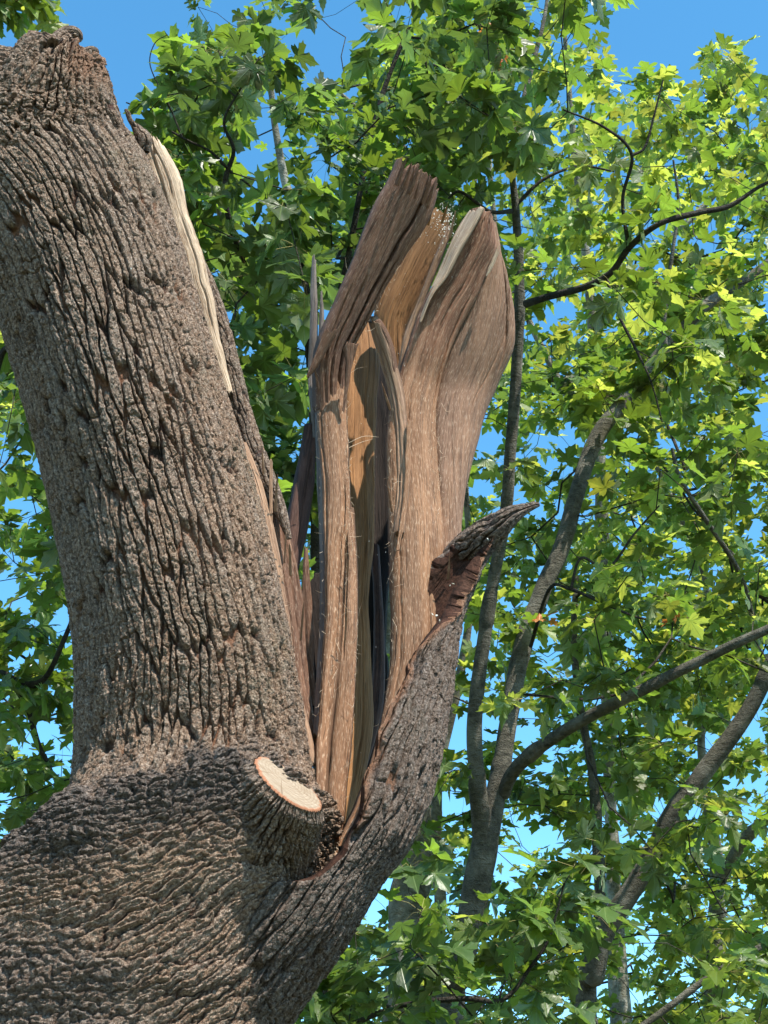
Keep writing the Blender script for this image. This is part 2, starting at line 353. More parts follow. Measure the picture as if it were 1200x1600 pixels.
# --- trunk with the left leader
lastA = []
def trunk():
    rows = [(*np.array([-1.02, 3.30, -.15]), .62), (*np.array([-.98, 3.33, .5]), .55), (*np.array([-.93, 3.38, 1.3]), .52)]
    for (x, y, r, d) in [(110, 1800, 320, 3.50), (148, 1620, 302, 3.60), (205, 1470, 292, 3.66), (255, 1370, 255, 3.70), (292, 1300, 208, 3.73), (303, 1240, 178, 3.76), (303, 1180, 168, 3.79), (298, 1100, 163, 3.82),
                         (287, 1000, 155, 3.86), (264, 880, 150, 3.91), (234, 760, 146, 3.97), (199, 640, 143, 4.02), (164, 520, 142, 4.08), (125, 400, 142, 4.14), (80, 300, 140, 4.20), (20, 225, 125, 4.27), (-65, 185, 105, 4.34), (-200, 150, 90, 4.42)]:
        rows.append((*at(x, y, d), r*PX*d))
    ns, nth = 1750, 760
    Q = interp_path(rows, 4000)
    # finer rows where the camera looks
    px_, py_, _ = to_px(Q[:, :3]); dens = np.where((py_ < 1850), 1.0, .12)
    cum = np.concatenate([[0], np.cumsum(dens[1:])]); k = np.interp(np.linspace(0, cum[-1], ns), cum, np.arange(4000))
    Q = np.stack([np.interp(k, np.arange(4000), Q[:, j]) for j in range(4)], 1)
    P, rad = Q[:, :3], Q[:, 3]
    T = np.gradient(P, axis=0); T /= np.linalg.norm(T, axis=1)[:, None]
    _, yy, _ = to_px(P); w = sst(900, 1290, yy)[:, None]
    T = T*(1-w)+w*np.array([-.12, .12, 1.0]); T, Sd, Fr = frames(P, T)
    u = np.linspace(-1, 1, nth, endpoint=False); th = np.pi*(.62*u+.38*u**5)
    L = np.concatenate([[0], np.cumsum(np.linalg.norm(np.diff(P, axis=0), axis=1))])
    TH, Lg = np.meshgrid(th, L)
    D = Sd[:, None, :]*np.sin(TH)[..., None]+Fr[:, None, :]*np.cos(TH)[..., None]
    lump = 1+.035*fbm(TH*1.1+3, Lg*1.8, 3, 3)+.02*np.cos(3*TH+Lg*1.5)
    B = P[:, None, :]+D*(rad[:, None]*lump)[..., None]
    sx, sy, _ = to_px(B.reshape(-1, 3)); sx = sx.reshape(TH.shape); sy = sy.reshape(TH.shape)
    nz = fbm(sx/60, sy/60, 77, 3)
    collar = 1200-22*np.exp(-((sx-300)/120)**2)+45*sst(210, 110, sx)+52*nz+60*sst(430, 520, sx)
    below = sst(-30, 30, sy-collar+40*fbm(sx/14, sy/22, 78, 3))
    wkn = below*(1-sst(60, 240, sy-collar+70*nz))
    wkn = np.maximum(wkn, below*.85*sst(350, 450, sx+60*nz)*(1-sst(1450, 1560, sy)))
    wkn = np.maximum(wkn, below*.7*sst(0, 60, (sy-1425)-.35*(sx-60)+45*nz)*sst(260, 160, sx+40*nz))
    wtr = below*(1-wkn)
    phi = R(8)+R(42)*sst(150, 480, sx)-R(28)*sst(130, 0, sx)
    x = TH*.33
    H, nh, cid = bark_field(x, Lg, wtr, wkn, phi, 1)
    # rolled bark collar standing proud over the leader
    H = H+.030*np.exp(-((sy-collar-30)/26)**2)*below
    # swelling round the sawn stub and long furrows in the lower body
    H = H+.030*np.exp(-(((sx-425)/75)**2+((sy-1300)/80)**2))
    H = H-.020*np.exp(-((sy-1352-.25*(sx-400)+8*nz)/9)**2)*sst(360, 385, sx)*sst(480, 455, sx)
    # bottom left gets knobbly bark above and a darker tone below
    V = B+D*H[..., None]
    zone = np.clip(sst(150, 330, sx+.25*(sy-700))*.9-.2*nz, 0, 1)  # right side warm as if sunlit, left greyer: light put into the tone
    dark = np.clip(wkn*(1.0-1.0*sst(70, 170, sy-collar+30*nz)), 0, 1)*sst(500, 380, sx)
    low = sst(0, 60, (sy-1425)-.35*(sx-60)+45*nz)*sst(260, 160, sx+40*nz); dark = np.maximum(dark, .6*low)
    ex = .8*sst(.5, .66, vn(sx/22, sy/34, 9))*sst(.35, .7, np.exp(-(((sx-440)/60)**2+((sy-1540)/70)**2)))
    red = sst(.46, .66, vn(sx/40, sy/120, 19))*(1-below)*sst(.5, .12, nh)*.85
    ex = np.clip(ex+red, 0, 1)
    nT = len(th)
    F = grid_faces(ns, nT, True)
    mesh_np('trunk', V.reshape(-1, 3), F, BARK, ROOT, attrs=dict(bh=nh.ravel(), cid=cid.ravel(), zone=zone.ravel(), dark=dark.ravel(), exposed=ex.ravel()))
trunk()

def bark_tube(name, rows, ns, nth, tf=None, tb=None, thick=0, seed=5, fs=.8, zone=.6, dark=0., amp=1.0, tip_rag=0, expo=None, cap=True, stretch=1.0):
    """bark covered tube or open shell (theta range tf..tb per row, 0 = towards camera, 90 = picture right)"""
    Q = interp_path([(*at(x, y, d), r*PX*d, *(ext or ())) for (x, y, r, d, *ext) in rows], ns)
    P, rad = Q[:, :3], Q[:, 3]; T, Sd, Fr = frames(P)
    L = np.concatenate([[0], np.cumsum(np.linalg.norm(np.diff(P, axis=0), axis=1))])
    v = np.linspace(0, 1, nth)
    closed = tf is None
    if closed:
        u = np.linspace(-1, 1, nth, endpoint=False); th = np.pi*(.7*u+.3*u**5); TH = np.repeat(th[None], ns, 0)
    else:
        px_, py_, _ = to_px(P)
        a = Q[:, 4]+9*fbm(L*17, L*0, seed, 2); b = Q[:, 5]+10*fbm(L*14, L*0+5, seed+2, 2)
        TH = np.radians(a[:, None]*(1-v)+b[:, None]*v)
    Lg = np.repeat(L[:, None], nth, 1)
    D = Sd[:, None, :]*np.sin(TH)[..., None]+Fr[:, None, :]*np.cos(TH)[..., None]
    r0 = rad[:, None]*(1+.06*fbm(TH*1.2, Lg*3, seed+3, 3))
    x = TH*np.mean(rad)
    kn = None
    H, nh, cid = bark_field(x, Lg/stretch, None, None, None, seed, fs)
    env = np.clip(rad/.06, .15, 1)[:, None]
    H = H*amp*env
    if not closed:
        rim = 1-sst(0, .07, v)[None]*np.ones_like(H); H = H+.007*rim*(.5+fbm(Lg*34, Lg*0+v[None]*30, seed+8, 4))
    V = P[:, None]+D*(r0+H)[..., None]
    if tip_rag: V = V+(T[:, None]*(tip_rag*(fbm(np.cos(TH)*2.3+5, np.sin(TH)*2.3, seed+21, 3)+.6*fbm(np.cos(TH)*9, np.sin(TH)*9, seed+22, 2))*sst(.55, 1, np.linspace(0, 1, ns))[:, None])[..., None])
    sx, sy, _ = to_px(V.reshape(-1, 3))
    ex = np.zeros(TH.shape)
    if expo is not None: ex = expo(sx.reshape(TH.shape), sy.reshape(TH.shape), v[None]*np.ones_like(TH), nh)
    verts = [V.reshape(-1, 3)]; F = [grid_faces(ns, nth, closed)]; n0 = ns*nth
    A = dict(bh=nh.ravel(), cid=cid.ravel(), zone=np.full(n0, zone), dark=np.full(n0, dark), exposed=ex.ravel())
    mats = [BARK]
    o_in = None
    if not closed:
        r1 = np.maximum(r0-thick*env, r0*.35)+.004*fbm(TH*9, Lg*14, seed+6, 3)*env
        V1 = P[:, None]+D*r1[..., None]
        inn = V1.reshape(-1, 3)
        ids0 = np.arange(n0).reshape(ns, nth); ids1 = ids0+n0
        rim = []
        for col in (0, nth-1):
            q = np.stack([ids0[:-1, col], ids0[1:, col], ids1[1:, col], ids1[:-1, col]], 1); rim.append(q if col == 0 else q[:, ::-1])
        rim.append(np.stack([ids0[-1, :-1], ids0[-1, 1:], ids1[-1, 1:], ids1[-1, :-1]], 1))
        verts.append(inn); F.append(np.vstack(rim)); F.append(grid_faces(ns, nth, False, n0, True))
        for k in A: A[k] = np.concatenate([A[k], A[k]*(0.2 if k == 'bh' else 1)])
        nb = len(F[0]); nr = len(F[1]); ni = len(F[2])
    elif cap:
        c = P[-1]+T[-1]*rad[-1]*.4; verts.append(c[None]); last = (ns-1)*nth+np.arange(nth)
        F.append(np.stack([last, np.roll(last, -1), np.full(nth, n0)], 1))
        for k in A: A[k] = np.concatenate([A[k], A[k][:1]])
    o = mesh_np(name, np.vstack(verts), F, [BARK, INNER] if not closed else [BARK], ROOT, attrs=A)
    if not closed:
        mi = np.zeros(nb+nr+ni, np.int32); mi[nb:] = 1; o.data.polygons.foreach_set('material_index', mi)
    return o

# --- right limb: a trough of bark round the split wood, ending in a curled horn
def limb():
    rows = [(290, 1620, 125, 3.60, -150, 210), (360, 1500, 120, 3.60, -100, 200), (442, 1392, 114, 3.61, -12, 180), (502, 1320, 100, 3.64, 14, 165), (552, 1248, 100, 3.68, 4, 160),
            (585, 1157, 94, 3.76, 2, 160), (616, 1082, 78, 3.84, 5, 165), (638, 1022, 63, 3.90, 14, 180), (670, 948, 45, 3.98, 46, 205), (705, 893, 33, 4.03, 52, 222), (740, 856, 22, 4.06, 40, 240), (768, 832, 16, 4.07, 10, 250), (793, 811, 9, 4.07, -30, 255), (815, 798, 5, 4.07, -70, 255), (838, 789, 2, 4.07, -90, 250)]
    def ex(sx, sy, v, nh):
        e = .9*sst(.055, .0, v)*sst(1330, 1250, sy)
        return np.clip(e+.7*sst(.66, .8, vn(sx/14, sy/60, 4))*sst(.3, .1, nh), 0, 1)
    bark_tube('split_limb', rows, 1000, 420, True, True, .024, 31, .62, 1.0, .78, 1.05, expo=ex, stretch=2.4)
    bark_tube('limb_tip', [(676, 926, 7, 4.24), (692, 900, 13, 4.22), (710, 878, 17, 4.17), (732, 858, 19, 4.11), (755, 840, 18, 4.08), (777, 822, 15, 4.06), (798, 806, 11, 4.055), (816, 797, 7, 4.06), (834, 790, 3.5, 4.065), (842, 788, 1.5, 4.07)], 420, 260, seed=33, fs=.62, zone=.8, dark=.7, amp=1.2, stretch=1.8)
limb()

# knobbly broken end at the top of the leader
def top_stub():
    rows = [(40, 330, 128, 4.20), (62, 250, 118, 4.19), (80, 180, 94, 4.18), (88, 138, 74, 4.17), (93, 112, 60, 4.17), (97, 94, 52, 4.17), (101, 80, 42, 4.17)]
    o = bark_tube('broken_branch_end', rows, 300, 300, seed=51, fs=.9, zone=.3, amp=1.6, tip_rag=.05, expo=lambda sx, sy, v, nh: .5*sst(100, 118, sx+8*fbm(sx/9, sy/9, 5, 2))*sst(150, 105, sy))
    # jagged rim plates
    r = np.random.default_rng(5)
    for i in range(14):
        a = i/14*6.28; b = at(106+30*math.cos(a)+r.uniform(-4, 4), 78+20*math.sin(a)-abs(math.cos(a))*2, 4.17-.05*math.sin(a))
    return o
top_stub()

def ribbon(name, Lp, Rp, mat, thick=.02, bulge=.02, nu=40, nv=260, seed=1, groove=.0012, cracks=(), rag=.01, parent=None, twist=0, label=None, edge_rag=.0015, toprag=.012, wav=.004, weather_shade=None):
    """solid split plank between two edge lines given as (x, y, depth)"""
    A = interp_path([at(*p) for p in Lp], nv); B = interp_path([at(*p) for p in Rp], nv)
    s = np.linspace(0, 1, nv); Lm = np.concatenate([[0], np.cumsum(np.linalg.norm(np.diff((A+B)/2, axis=0), axis=1))])
    wd = np.linalg.norm(B-A, axis=1); u = np.linspace(0, 1, nu)
    u = .5-.5*np.cos(np.pi*(u*.86+.07)); u = (u-u[0])/(u[-1]-u[0])
    jl = edge_rag*(fbm(Lm*12, Lm*0+seed, seed, 2)+.2*fbm(Lm*60, Lm*0, seed+1, 1))*2; jr = edge_rag*(fbm(Lm*12, Lm*0+seed+9, seed+2, 2)+.2*fbm(Lm*60, Lm*0+3, seed+3, 1))*2
    U = (B-A)/np.maximum(wd, 1e-6)[:, None]
    A = A+U*jl[:, None]; B = B+U*jr[:, None]
    T = np.gradient((A+B)/2, axis=0); T /= np.linalg.norm(T, axis=1)[:, None]
    Nn = np.cross(U, T); Nn /= np.linalg.norm(Nn, axis=1)[:, None]
    Vv = CAM-(A+B)/2; Nn *= np.where(np.sum(Nn*Vv, 1) < 0, -1, 1)[:, None]
    P = A[:, None]*(1-u)[None, :, None]+B[:, None]*u[None, :, None]
    um = (u[None]-.5)*wd[:, None]; Lg = np.repeat(Lm[:, None], nu, 1)
    # ends: ragged, each fibre its own length
    end = toprag*(fbm(um*60, um*0+seed, seed+4, 3)+1.0*fbm(um*250, um*0, seed+5, 2)+2.4*np.maximum(0, vn(um*170, um*0+seed, seed+15)-.55))
    fade0 = np.exp(-Lg/.05); fade1 = np.exp(-(Lm[-1]-Lg)/.05)
    P = P-T[:, None]*(end*fade0)[..., None]+T[:, None]*(end*fade1*.6)[..., None]
    if isinstance(bulge, tuple): bulge = (bulge[0]+(bulge[1]-bulge[0])*sst(.15, .6, s))[:, None]
    h = bulge*(4*u*(1-u))[None]*np.minimum(1, wd/.05)[:, None]
    h = h+groove*(fbm(um*140, Lg*2.5, seed+6, 3)+.7*fbm(um*420, Lg*5, seed+7, 2))*1.5
    h = h+wav*fbm(um*14, Lg*3, seed+8, 3)*2
    for (uc0, uc1, v0, v1, w, dp) in cracks:
        t = np.clip((s-v0)/(v1-v0), 0, 1); uc = uc0+(uc1-uc0)*t
        msk = np.clip(np.minimum((s-v0)/.08, (v1-s)/.08), 0, 1)
        dist = (u[None]-uc[:, None])*wd[:, None]+.003*fbm(Lg*20, Lg*0+uc0*50, seed+12, 2)
        h = h-dp*np.exp(-(dist/w)**2)*msk[:, None]
    ed = np.minimum(u, 1-u)[None]*wd[:, None]; h = h-thick*.35*np.exp(-ed/.004)
    Vf = P+Nn[:, None]*h[..., None]
    tb = thick*(.85+.4*fbm(um*30, Lg*5, seed+9, 2))
    Vb = P-Nn[:, None]*(tb*np.minimum(1, wd/.02)[:, None]-bulge*.5*(4*u*(1-u))[None])[..., None]
    n0 = nv*nu; i0 = np.arange(n0).reshape(nv, nu); i1 = i0+n0
    # match winding to the normal
    F = [grid_faces(nv, nu), grid_faces(nv, nu, False, n0, True)]
    ring0 = np.concatenate([i0[0, :], i0[1:, -1], i0[-1, -2::-1], i0[-2:0:-1, 0]]); ring1 = ring0+n0
    F.append(np.stack([ring0, ring1, np.roll(ring1, -1), np.roll(ring0, -1)], 1))
    V = np.vstack([Vf.reshape(-1, 3), Vb.reshape(-1, 3)])
    uvf = np.stack([um+seed*1.37, Lg], -1).reshape(-1, 2); uv = np.vstack([uvf, uvf+.5])
    wz = None
    if weather_shade: wv = sst(weather_shade[0], weather_shade[1], to_px(V)[1]+30*fbm(uv[:, 0]*30, uv[:, 1]*5, seed, 3)); wz = dict(weather_shade=wv)  # browner towards the plank top: weathering, with some shade in the colour
    o = mesh_np(name, V, F, mat, parent or ROOT, uv=uv, attrs=wz)
    if label: o['label'] = label
    return o

def dz(y, off=0.0, base=3.66): return base+(1330-y)*.00098+off
def E(pts, off=0.0, f=None): return [(p[0], p[1], (f or dz)(p[1])+off+(p[2] if len(p) > 2 else 0)) for p in pts]

# front-left strip, lower lit part
ribbon('wood_strip', E([(499, 545), (497, 600), (495, 660), (501, 750), (504, 850), (505, 950), (500, 1050), (496, 1130), (492, 1178), (496, 1240)], .0),
       E([(543, 545), (540, 600), (541, 680), (545, 760), (543, 820), (536, 850), (533, 910), (527, 1000), (518, 1080), (508, 1150), (500, 1240)], -.02), W_LIGHT, .035, .016, 44, 420, 3, cracks=[(.85, .9, .3, .95, .003, .012), (.18, .22, .1, .9, .003, .008)], label='long pale fibrous strip on the left side of the split')
ribbon('wood_strip', E([(541, 780), (540, 850), (537, 920), (531, 1000), (524, 1080), (514, 1180), (509, 1250), (515, 1335)], .01),
       E([(547, 800), (555, 880), (557, 960), (554, 1060), (549, 1140), (541, 1220), (535, 1285), (522, 1338)], .0), W_LIGHT, .03, .014, 36, 400, 4, cracks=[(.3, .35, 0, .5, .0025, .01)], label='second pale strip running down to the crotch')
# side of the left strip, its shade put into the colour as grey
ribbon('wood_strip', E([(497, 590, .07), (491, 640, .07), (494, 740, .07), (497, 850, .07), (499, 960, .07), (493, 1060, .06), (487, 1150, .05)], .0),
       E([(506, 590), (504, 640), (508, 740), (511, 850), (511, 960), (505, 1060), (499, 1150)], .01), W_GREY, .02, .006, 18, 300, 5)
# golden panel at the back of the split and the thin strip beside it
ribbon('inner_wood', E([(541, 470), (537, 560), (534, 700), (538, 800), (541, 900), (536, 1050), (524, 1220), (516, 1345)], .20),
       E([(580, 480), (594, 550), (590, 640), (587, 750), (585, 850), (578, 950), (584, 1060), (586, 1130), (577, 1190), (560, 1260), (532, 1350)], .25), W_GOLD, .03, .010, 50, 420, 6, groove=.002, cracks=[(.62, .6, .1, .9, .003, .006), (.25, .3, .45, .98, .003, .008)], label='smooth golden wood inside the split')
ribbon('inner_wood', E([(582, 850), (586, 950), (584, 1050), (576, 1120), (562, 1200), (545, 1270)], .27),
       E([(594, 850), (600, 950), (603, 1040), (598, 1110), (580, 1180), (556, 1265)], .28), W_DARK, .02, .006, 20, 260, 7)
# hollow behind, its shade put into the wall colour
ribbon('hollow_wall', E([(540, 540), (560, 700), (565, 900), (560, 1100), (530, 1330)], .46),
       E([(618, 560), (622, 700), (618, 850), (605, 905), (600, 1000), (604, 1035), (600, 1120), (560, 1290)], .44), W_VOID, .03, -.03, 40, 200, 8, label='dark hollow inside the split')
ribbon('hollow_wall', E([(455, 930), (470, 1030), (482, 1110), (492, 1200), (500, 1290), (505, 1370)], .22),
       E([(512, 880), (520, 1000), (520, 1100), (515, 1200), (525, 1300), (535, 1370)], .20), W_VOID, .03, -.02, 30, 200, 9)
# big middle column, opening upwards into a pointed plank
fu = lambda y: dz(600)+(600-y)*.00035
def fmix(y): return dz(y) if y > 600 else fu(y)
ribbon('wood_column', E([(751, 326), (738, 353), (716, 390), (694, 429), (673, 458), (655, 500), (641, 540), (628, 580), (614, 625), (607, 680), (607, 730), (611, 850), (614, 950), (615, 1020), (608, 1080), (598, 1130), (583, 1190), (560, 1260), (535, 1320)], .0, fmix),
       E([(769, 345), (777, 389), (761, 430), (745, 468), (717, 522), (701, 565), (689, 605), (684, 645), (685, 695), (689, 745), (694, 800), (698, 860), (697, 925), (699, 975), (700, 1020), (697, 1065), (684, 1120), (658, 1190), (615, 1270), (565, 1330)], .05, fmix), W_LIGHT, .04, (.010, .042), 110, 800, 10,
       cracks=[(.62, .5, .60, 1, .003, .010), (.12, .1, .5, .95, .003, .007), (.35, .3, .28, .5, .003, .010), (.55, .5, .05, .3, .003, .006), (.8, .9, .1, .36, .003, .010)], weather_shade=(640, 500), label='broad pale column in the middle of the split, its top a brown pointed plank')
ribbon('broken_edge', E([(730, 334), (711, 364), (689, 414), (672, 455), (655, 490)], .06, fmix),
       E([(751, 327), (737, 354), (715, 391), (694, 430), (672, 460), (656, 500)], -.03, fmix), W_PALE, .012, .003, 24, 180, 12, label='pale fresh broken edge of the brown plank')
ribbon('wood_flap', E([(766, 350), (768, 385), (756, 430), (740, 468), (712, 522), (697, 565), (686, 605), (681, 645), (682, 700), (685, 745), (691, 800), (699, 850), (704, 866)], .06, fmix),
       E([(772, 354), (783, 395), (795, 430), (804, 475), (807, 512), (803, 548), (780, 602), (763, 640), (746, 703), (729, 769), (718, 820), (711, 866)], .13, fmix), W_RIGHT, .03, (.014, .030), 90, 460, 13, cracks=[(.70, .85, .0, .45, .003, .011), (.2, .35, .3, .95, .003, .004), (.9, .6, .15, .6, .002, .006)], label='wide red-brown flap on the right, tapering to its foot')
ribbon('wood_splinter', E([(777, 388), (765, 415), (759, 432)], .0, fmix), E([(781, 393), (769, 420), (760, 433)], .0, fmix), W_PALE, .006, .001, 8, 60, 14)
# strips between golden top panel and the plank
ribbon('wood_strip', E([(700, 352), (686, 380), (672, 415), (659, 448), (642, 490), (628, 525), (622, 560), (619, 600), (626, 660)], .06, fmix),
       E([(707, 356), (694, 384), (680, 420), (668, 452), (651, 494), (637, 530), (631, 560), (630, 600), (634, 660)], .05, fmix), W_TAN, .02, .004, 18, 260, 15)
ribbon('wood_strip', E([(703, 380), (690, 410), (676, 440), (660, 470), (645, 510), (633, 550), (626, 590), (622, 650)], .12, fmix),
       E([(712, 380), (700, 415), (684, 452), (668, 480), (655, 520), (643, 560), (640, 600), (640, 650)], .10, fmix), W_BROWN, .02, .004, 18, 220, 16)
ribbon('inner_wood', E([(676, 322), (640, 370), (610, 425), (586, 480), (588, 520), (598, 560), (607, 600), (614, 640)], .16, fmix),
       E([(702, 346), (686, 388), (669, 427), (652, 470), (634, 515), (625, 550), (620, 590), (622, 640)], .15, fmix), W_GOLD, .03, .012, 60, 300, 17, groove=.0015, label='smooth golden panel behind the two upper planks')
# V-shaped strips
ribbon('wood_strip', E([(573, 502), (582, 535), (594, 575), (605, 615), (612, 680), (614, 760), (614, 830)], .02, fmix), E([(588, 504), (603, 540), (617, 585), (628, 635), (633, 700), (632, 770), (622, 830)], -.035, fmix), W_TAN, .022, .008, 34, 320, 18, cracks=[(.35, .4, .05, .9, .003, .010), (.7, .6, .1, .95, .0025, .008)], edge_rag=.003, label='narrow forked strip rising to the snapped plank')
ribbon('wood_splinter', E([(584, 500), (594, 520), (602, 545), (606, 575)], .0, fmix), E([(590, 503), (602, 522), (612, 550), (618, 590)], -.03, fmix), W_BROWN, .014, .003, 14, 120, 19)
ribbon('wood_splinter', E([(636, 660), (632, 720), (628, 790), (620, 860)], -.045, fmix), E([(645, 655), (642, 720), (636, 790), (624, 860)], -.045, fmix), W_LIGHT, .008, .003, 12, 160, 44, edge_rag=.003)
# upper-left plank, leaning out over the strip
fl = lambda y: dz(600)-.05+(600-y)*.00012
ribbon('wood_flap', E([(623, 250), (610, 279), (588, 318), (570, 362), (552, 410), (531, 462), (510, 512), (499, 548), (497, 600), (497, 640)], .0, fl),
       E([(688, 296), (672, 344), (637, 397), (617, 430), (598, 462), (580, 497), (562, 532), (549, 560), (542, 600), (541, 640)], .05, fl), W_BROWN, .045, .022, 90, 460, 20,
       toprag=.022, cracks=[(.72, .62, .02, .98, .0035, .028), (.40, .35, .45, 1, .003, .012), (.86, .84, .3, .9, .0025, .012), (.15, .2, .5, 1, .003, .01)], label='dark brown plank leaning up and right, snapped square at its top')
ribbon('wood_splinter', E([(508, 515), (495, 548), (486, 572), (480, 590)], -.03, fl), E([(528, 520), (512, 548), (496, 575), (482, 592)], -.02, fl), W_BROWN, .012, .004, 16, 120, 21)
ribbon('wood_splinter', E([(536, 545), (541, 570), (540, 610), (538, 640)], -.04, fl), E([(560, 535), (552, 570), (546, 610), (541, 642)], -.03, fl), W_BROWN, .012, .004, 14, 120, 22)
# behind-left dark plank and upright splinters
ribbon('wood_splinter', E([(487, 668), (471, 730), (457, 800), (447, 870), (441, 922), (448, 950)], .10), E([(493, 672), (495, 740), (486, 810), (473, 875), (460, 922), (451, 950)], .14), W_DARK, .03, .008, 26, 240, 23, cracks=[(.5, .5, .1, .9, .004, .01)], label='dark plank leaning behind the pale strip')
ribbon('wood_splinter', E([(487, 405), (485, 450), (484, 520), (482, 590), (488, 680)], .10, fmix), E([(493, 405), (495, 450), (496, 520), (497, 590), (496, 680)], .10, fmix), W_GREY, .012, .003, 14, 200, 24, toprag=.02, label='thin grey upright splinter')
ribbon('wood_splinter', E([(501, 455), (499, 500), (496, 560)], .09, fmix), E([(504, 455), (506, 500), (506, 560)], .09, fmix), W_GREY, .008, .002, 8, 100, 25)
# leader: pale slab, dark bark strip, torn wood lower down
fa = lambda y: 3.80+(1210-y)*.00052
ribbon('wood_slab', E([(222, 216), (224, 250), (238, 300), (255, 350), (270, 400), (292, 470), (318, 540), (347, 606)], .0, fa),
       E([(243, 212), (264, 238), (280, 272), (294, 330), (308, 375), (321, 420), (333, 470), (346, 540), (362, 612)], .0, fa), W_PALE, .03, .008, 44, 340, 26, cracks=[(.35, .3, .05, .7, .003, .014), (.7, .72, .3, .8, .002, .008), (.55, .6, .0, .3, .002, .008)], toprag=.03, edge_rag=.004, label='pale bare slab where bark tore off the leader')
def bark_strip(rows, seed, **k): return bark_tube('bark_strip', rows, 300, 80, seed=seed, fs=.5, zone=.9, dark=.25, amp=.6, **k)
bark_strip([(314, 405, 4, 4.28), (328, 450, 9, 4.26), (345, 510, 12, 4.23), (362, 580, 13, 4.19), (380, 650, 13, 4.15), (402, 715, 13, 4.11), (424, 765, 11, 4.08), (440, 805, 8, 4.05), (452, 842, 3, 4.03)], 61)
bark_strip([(222, 236, 10, 4.24), (224, 218, 11, 4.24), (217, 206, 8, 4.24), (209, 195, 4.5, 4.24), (203, 187, 3, 4.24), (200, 178, 3.2, 4.24), (196, 171, 1.5, 4.24)], 62)
bark_strip([(120, 120, 12, 4.16), (132, 100, 13, 4.15), (140, 86, 11, 4.15), (147, 82, 8, 4.15), (150, 94, 3, 4.15)], 63)
bark_strip([(84, 96, 14, 4.10), (92, 72, 15, 4.11), (104, 56, 12, 4.13), (118, 54, 9, 4.14), (126, 64, 4, 4.15)], 65)
bark_strip([(190, 215, 10, 4.14), (165, 165, 11, 4.12), (148, 130, 10, 4.12), (136, 105, 7, 4.12)], 64)
ribbon('torn_wood', E([(372, 690), (398, 770), (418, 850), (440, 950), (458, 1040), (476, 1120), (492, 1190)], -.02, fa), E([(388, 698), (412, 760), (430, 830), (447, 930), (464, 1040), (480, 1120), (494, 1195)], .02, fa), W_TAN, .025, .006, 24, 340, 27, cracks=[(.5, .5, .1, .9, .003, .008)])
ribbon('torn_wood', E([(400, 690), (415, 760), (430, 830), (445, 930), (460, 1010), (478, 1100), (490, 1160)], .06, fa), E([(404, 690), (428, 740), (448, 810), (466, 880), (478, 950), (480, 1040), (488, 1160)], .12, fa), W_BROWN, .03, .01, 40, 340, 28, groove=.004, cracks=[(.5, .4, .1, .9, .003, .012), (.75, .7, .2, .95, .003, .012)], label='torn tan wood down the inner side of the leader')
ribbon('wood_splinter', E([(398, 694), (399, 730), (405, 780), (412, 830)], .03, fa), E([(403, 694), (406, 730), (410, 780), (414, 830)], .03, fa), W_TAN, .008, .001, 8, 120, 29)
ribbon('wood_splinter', E([(422, 724), (421, 780), (419, 850), (421, 900)], .0, fa), E([(425, 724), (426, 780), (424, 850), (423, 900)], .0, fa), W_TAN, .006, .001, 8, 120, 30)
ribbon('wood_splinter', E([(475, 860), (472, 930), (478, 1010), (485, 1100)], .15, fa), E([(481, 860), (487, 930), (490, 1010), (492, 1100)], .15, fa), W_BROWN, .012, .003, 12, 160, 31)

# short torn splinters along the broken edges
def splinters():
    r = np.random.default_rng(17)
    def one(x0, y0, x1, y1, w, d0, mat, sd):
        dx, dy = x1-x0, y1-y0; L = math.hypot(dx, dy); nx, ny = -dy/L*w/2, dx/L*w/2; b = r.uniform(-.12, .12)*L; mx, my = (x0+x1)/2+b*ny/w*2, (y0+y1)/2-b*nx/w*2
        ribbon('wood_splinter', [(x0-nx, y0-ny, d0), (mx-nx*.8, my-ny*.8, d0-.01), (x1-nx*.08, y1-ny*.08, d0-.02)], [(x0+nx, y0+ny, d0), (mx+nx*.8, my+ny*.8, d0-.01), (x1+nx*.08, y1+ny*.08, d0-.02)], mat, .006, .0015, 8, 60, sd, wav=.001, toprag=.003)
    k = 100
    for i in range(13):      # snapped top of the upper-left plank
        t = r.random(); x = 627+57*t; y = 262+42*t; l = r.uniform(10, 34); one(x-8, y+26, x+l*.45-3, y-l*.75, r.uniform(3, 8), fl(280)-.02+.05*t+r.uniform(-.01, .02), W_BROWN, k); k += 1
    for i in range(6):       # top of the pointed plank
        t = r.random(); x = 744+26*t; y = 338+30*t; l = r.uniform(6, 22); one(x-6, y+22, x+l*.2, y-l, r.uniform(3, 6), fu(350)+.01+.03*t, W_BROWN, k); k += 1
    for (x0, y0, x1, y1, w, m) in [(703, 372, 712, 330, 5, W_TAN), (690, 350, 700, 318, 5, W_GOLD), (668, 352, 676, 322, 4, W_GOLD), (610, 640, 596, 596, 4, W_LIGHT), (500, 620, 489, 560, 4, W_BROWN), (503, 700, 493, 640, 3, W_GREY), (700, 905, 702, 862, 4, W_RIGHT), (455, 900, 452, 850, 4, W_TAN),
                                   (430, 800, 434, 742, 4, W_TAN), (412, 740, 408, 684, 5, W_TAN), (444, 880, 447, 815, 3, W_TAN), (470, 1000, 474, 940, 4, W_TAN), (244, 250, 236, 206, 5, W_TAN), (232, 250, 228, 208, 4, W_BROWN), (304, 470, 300, 446, 4, W_PALE), (345, 600, 340, 560, 3, W_PALE), (543, 900, 546, 850, 3, W_LIGHT), (538, 1010, 542, 950, 3, W_LIGHT), (612, 800, 606, 752, 3, W_LIGHT)]:
        dd = (fa(y0)-.0 if x0 < 480 else fmix(y0)-.03); one(x0, y0, x1, y1, w, dd, m, k); k += 1
splinters()

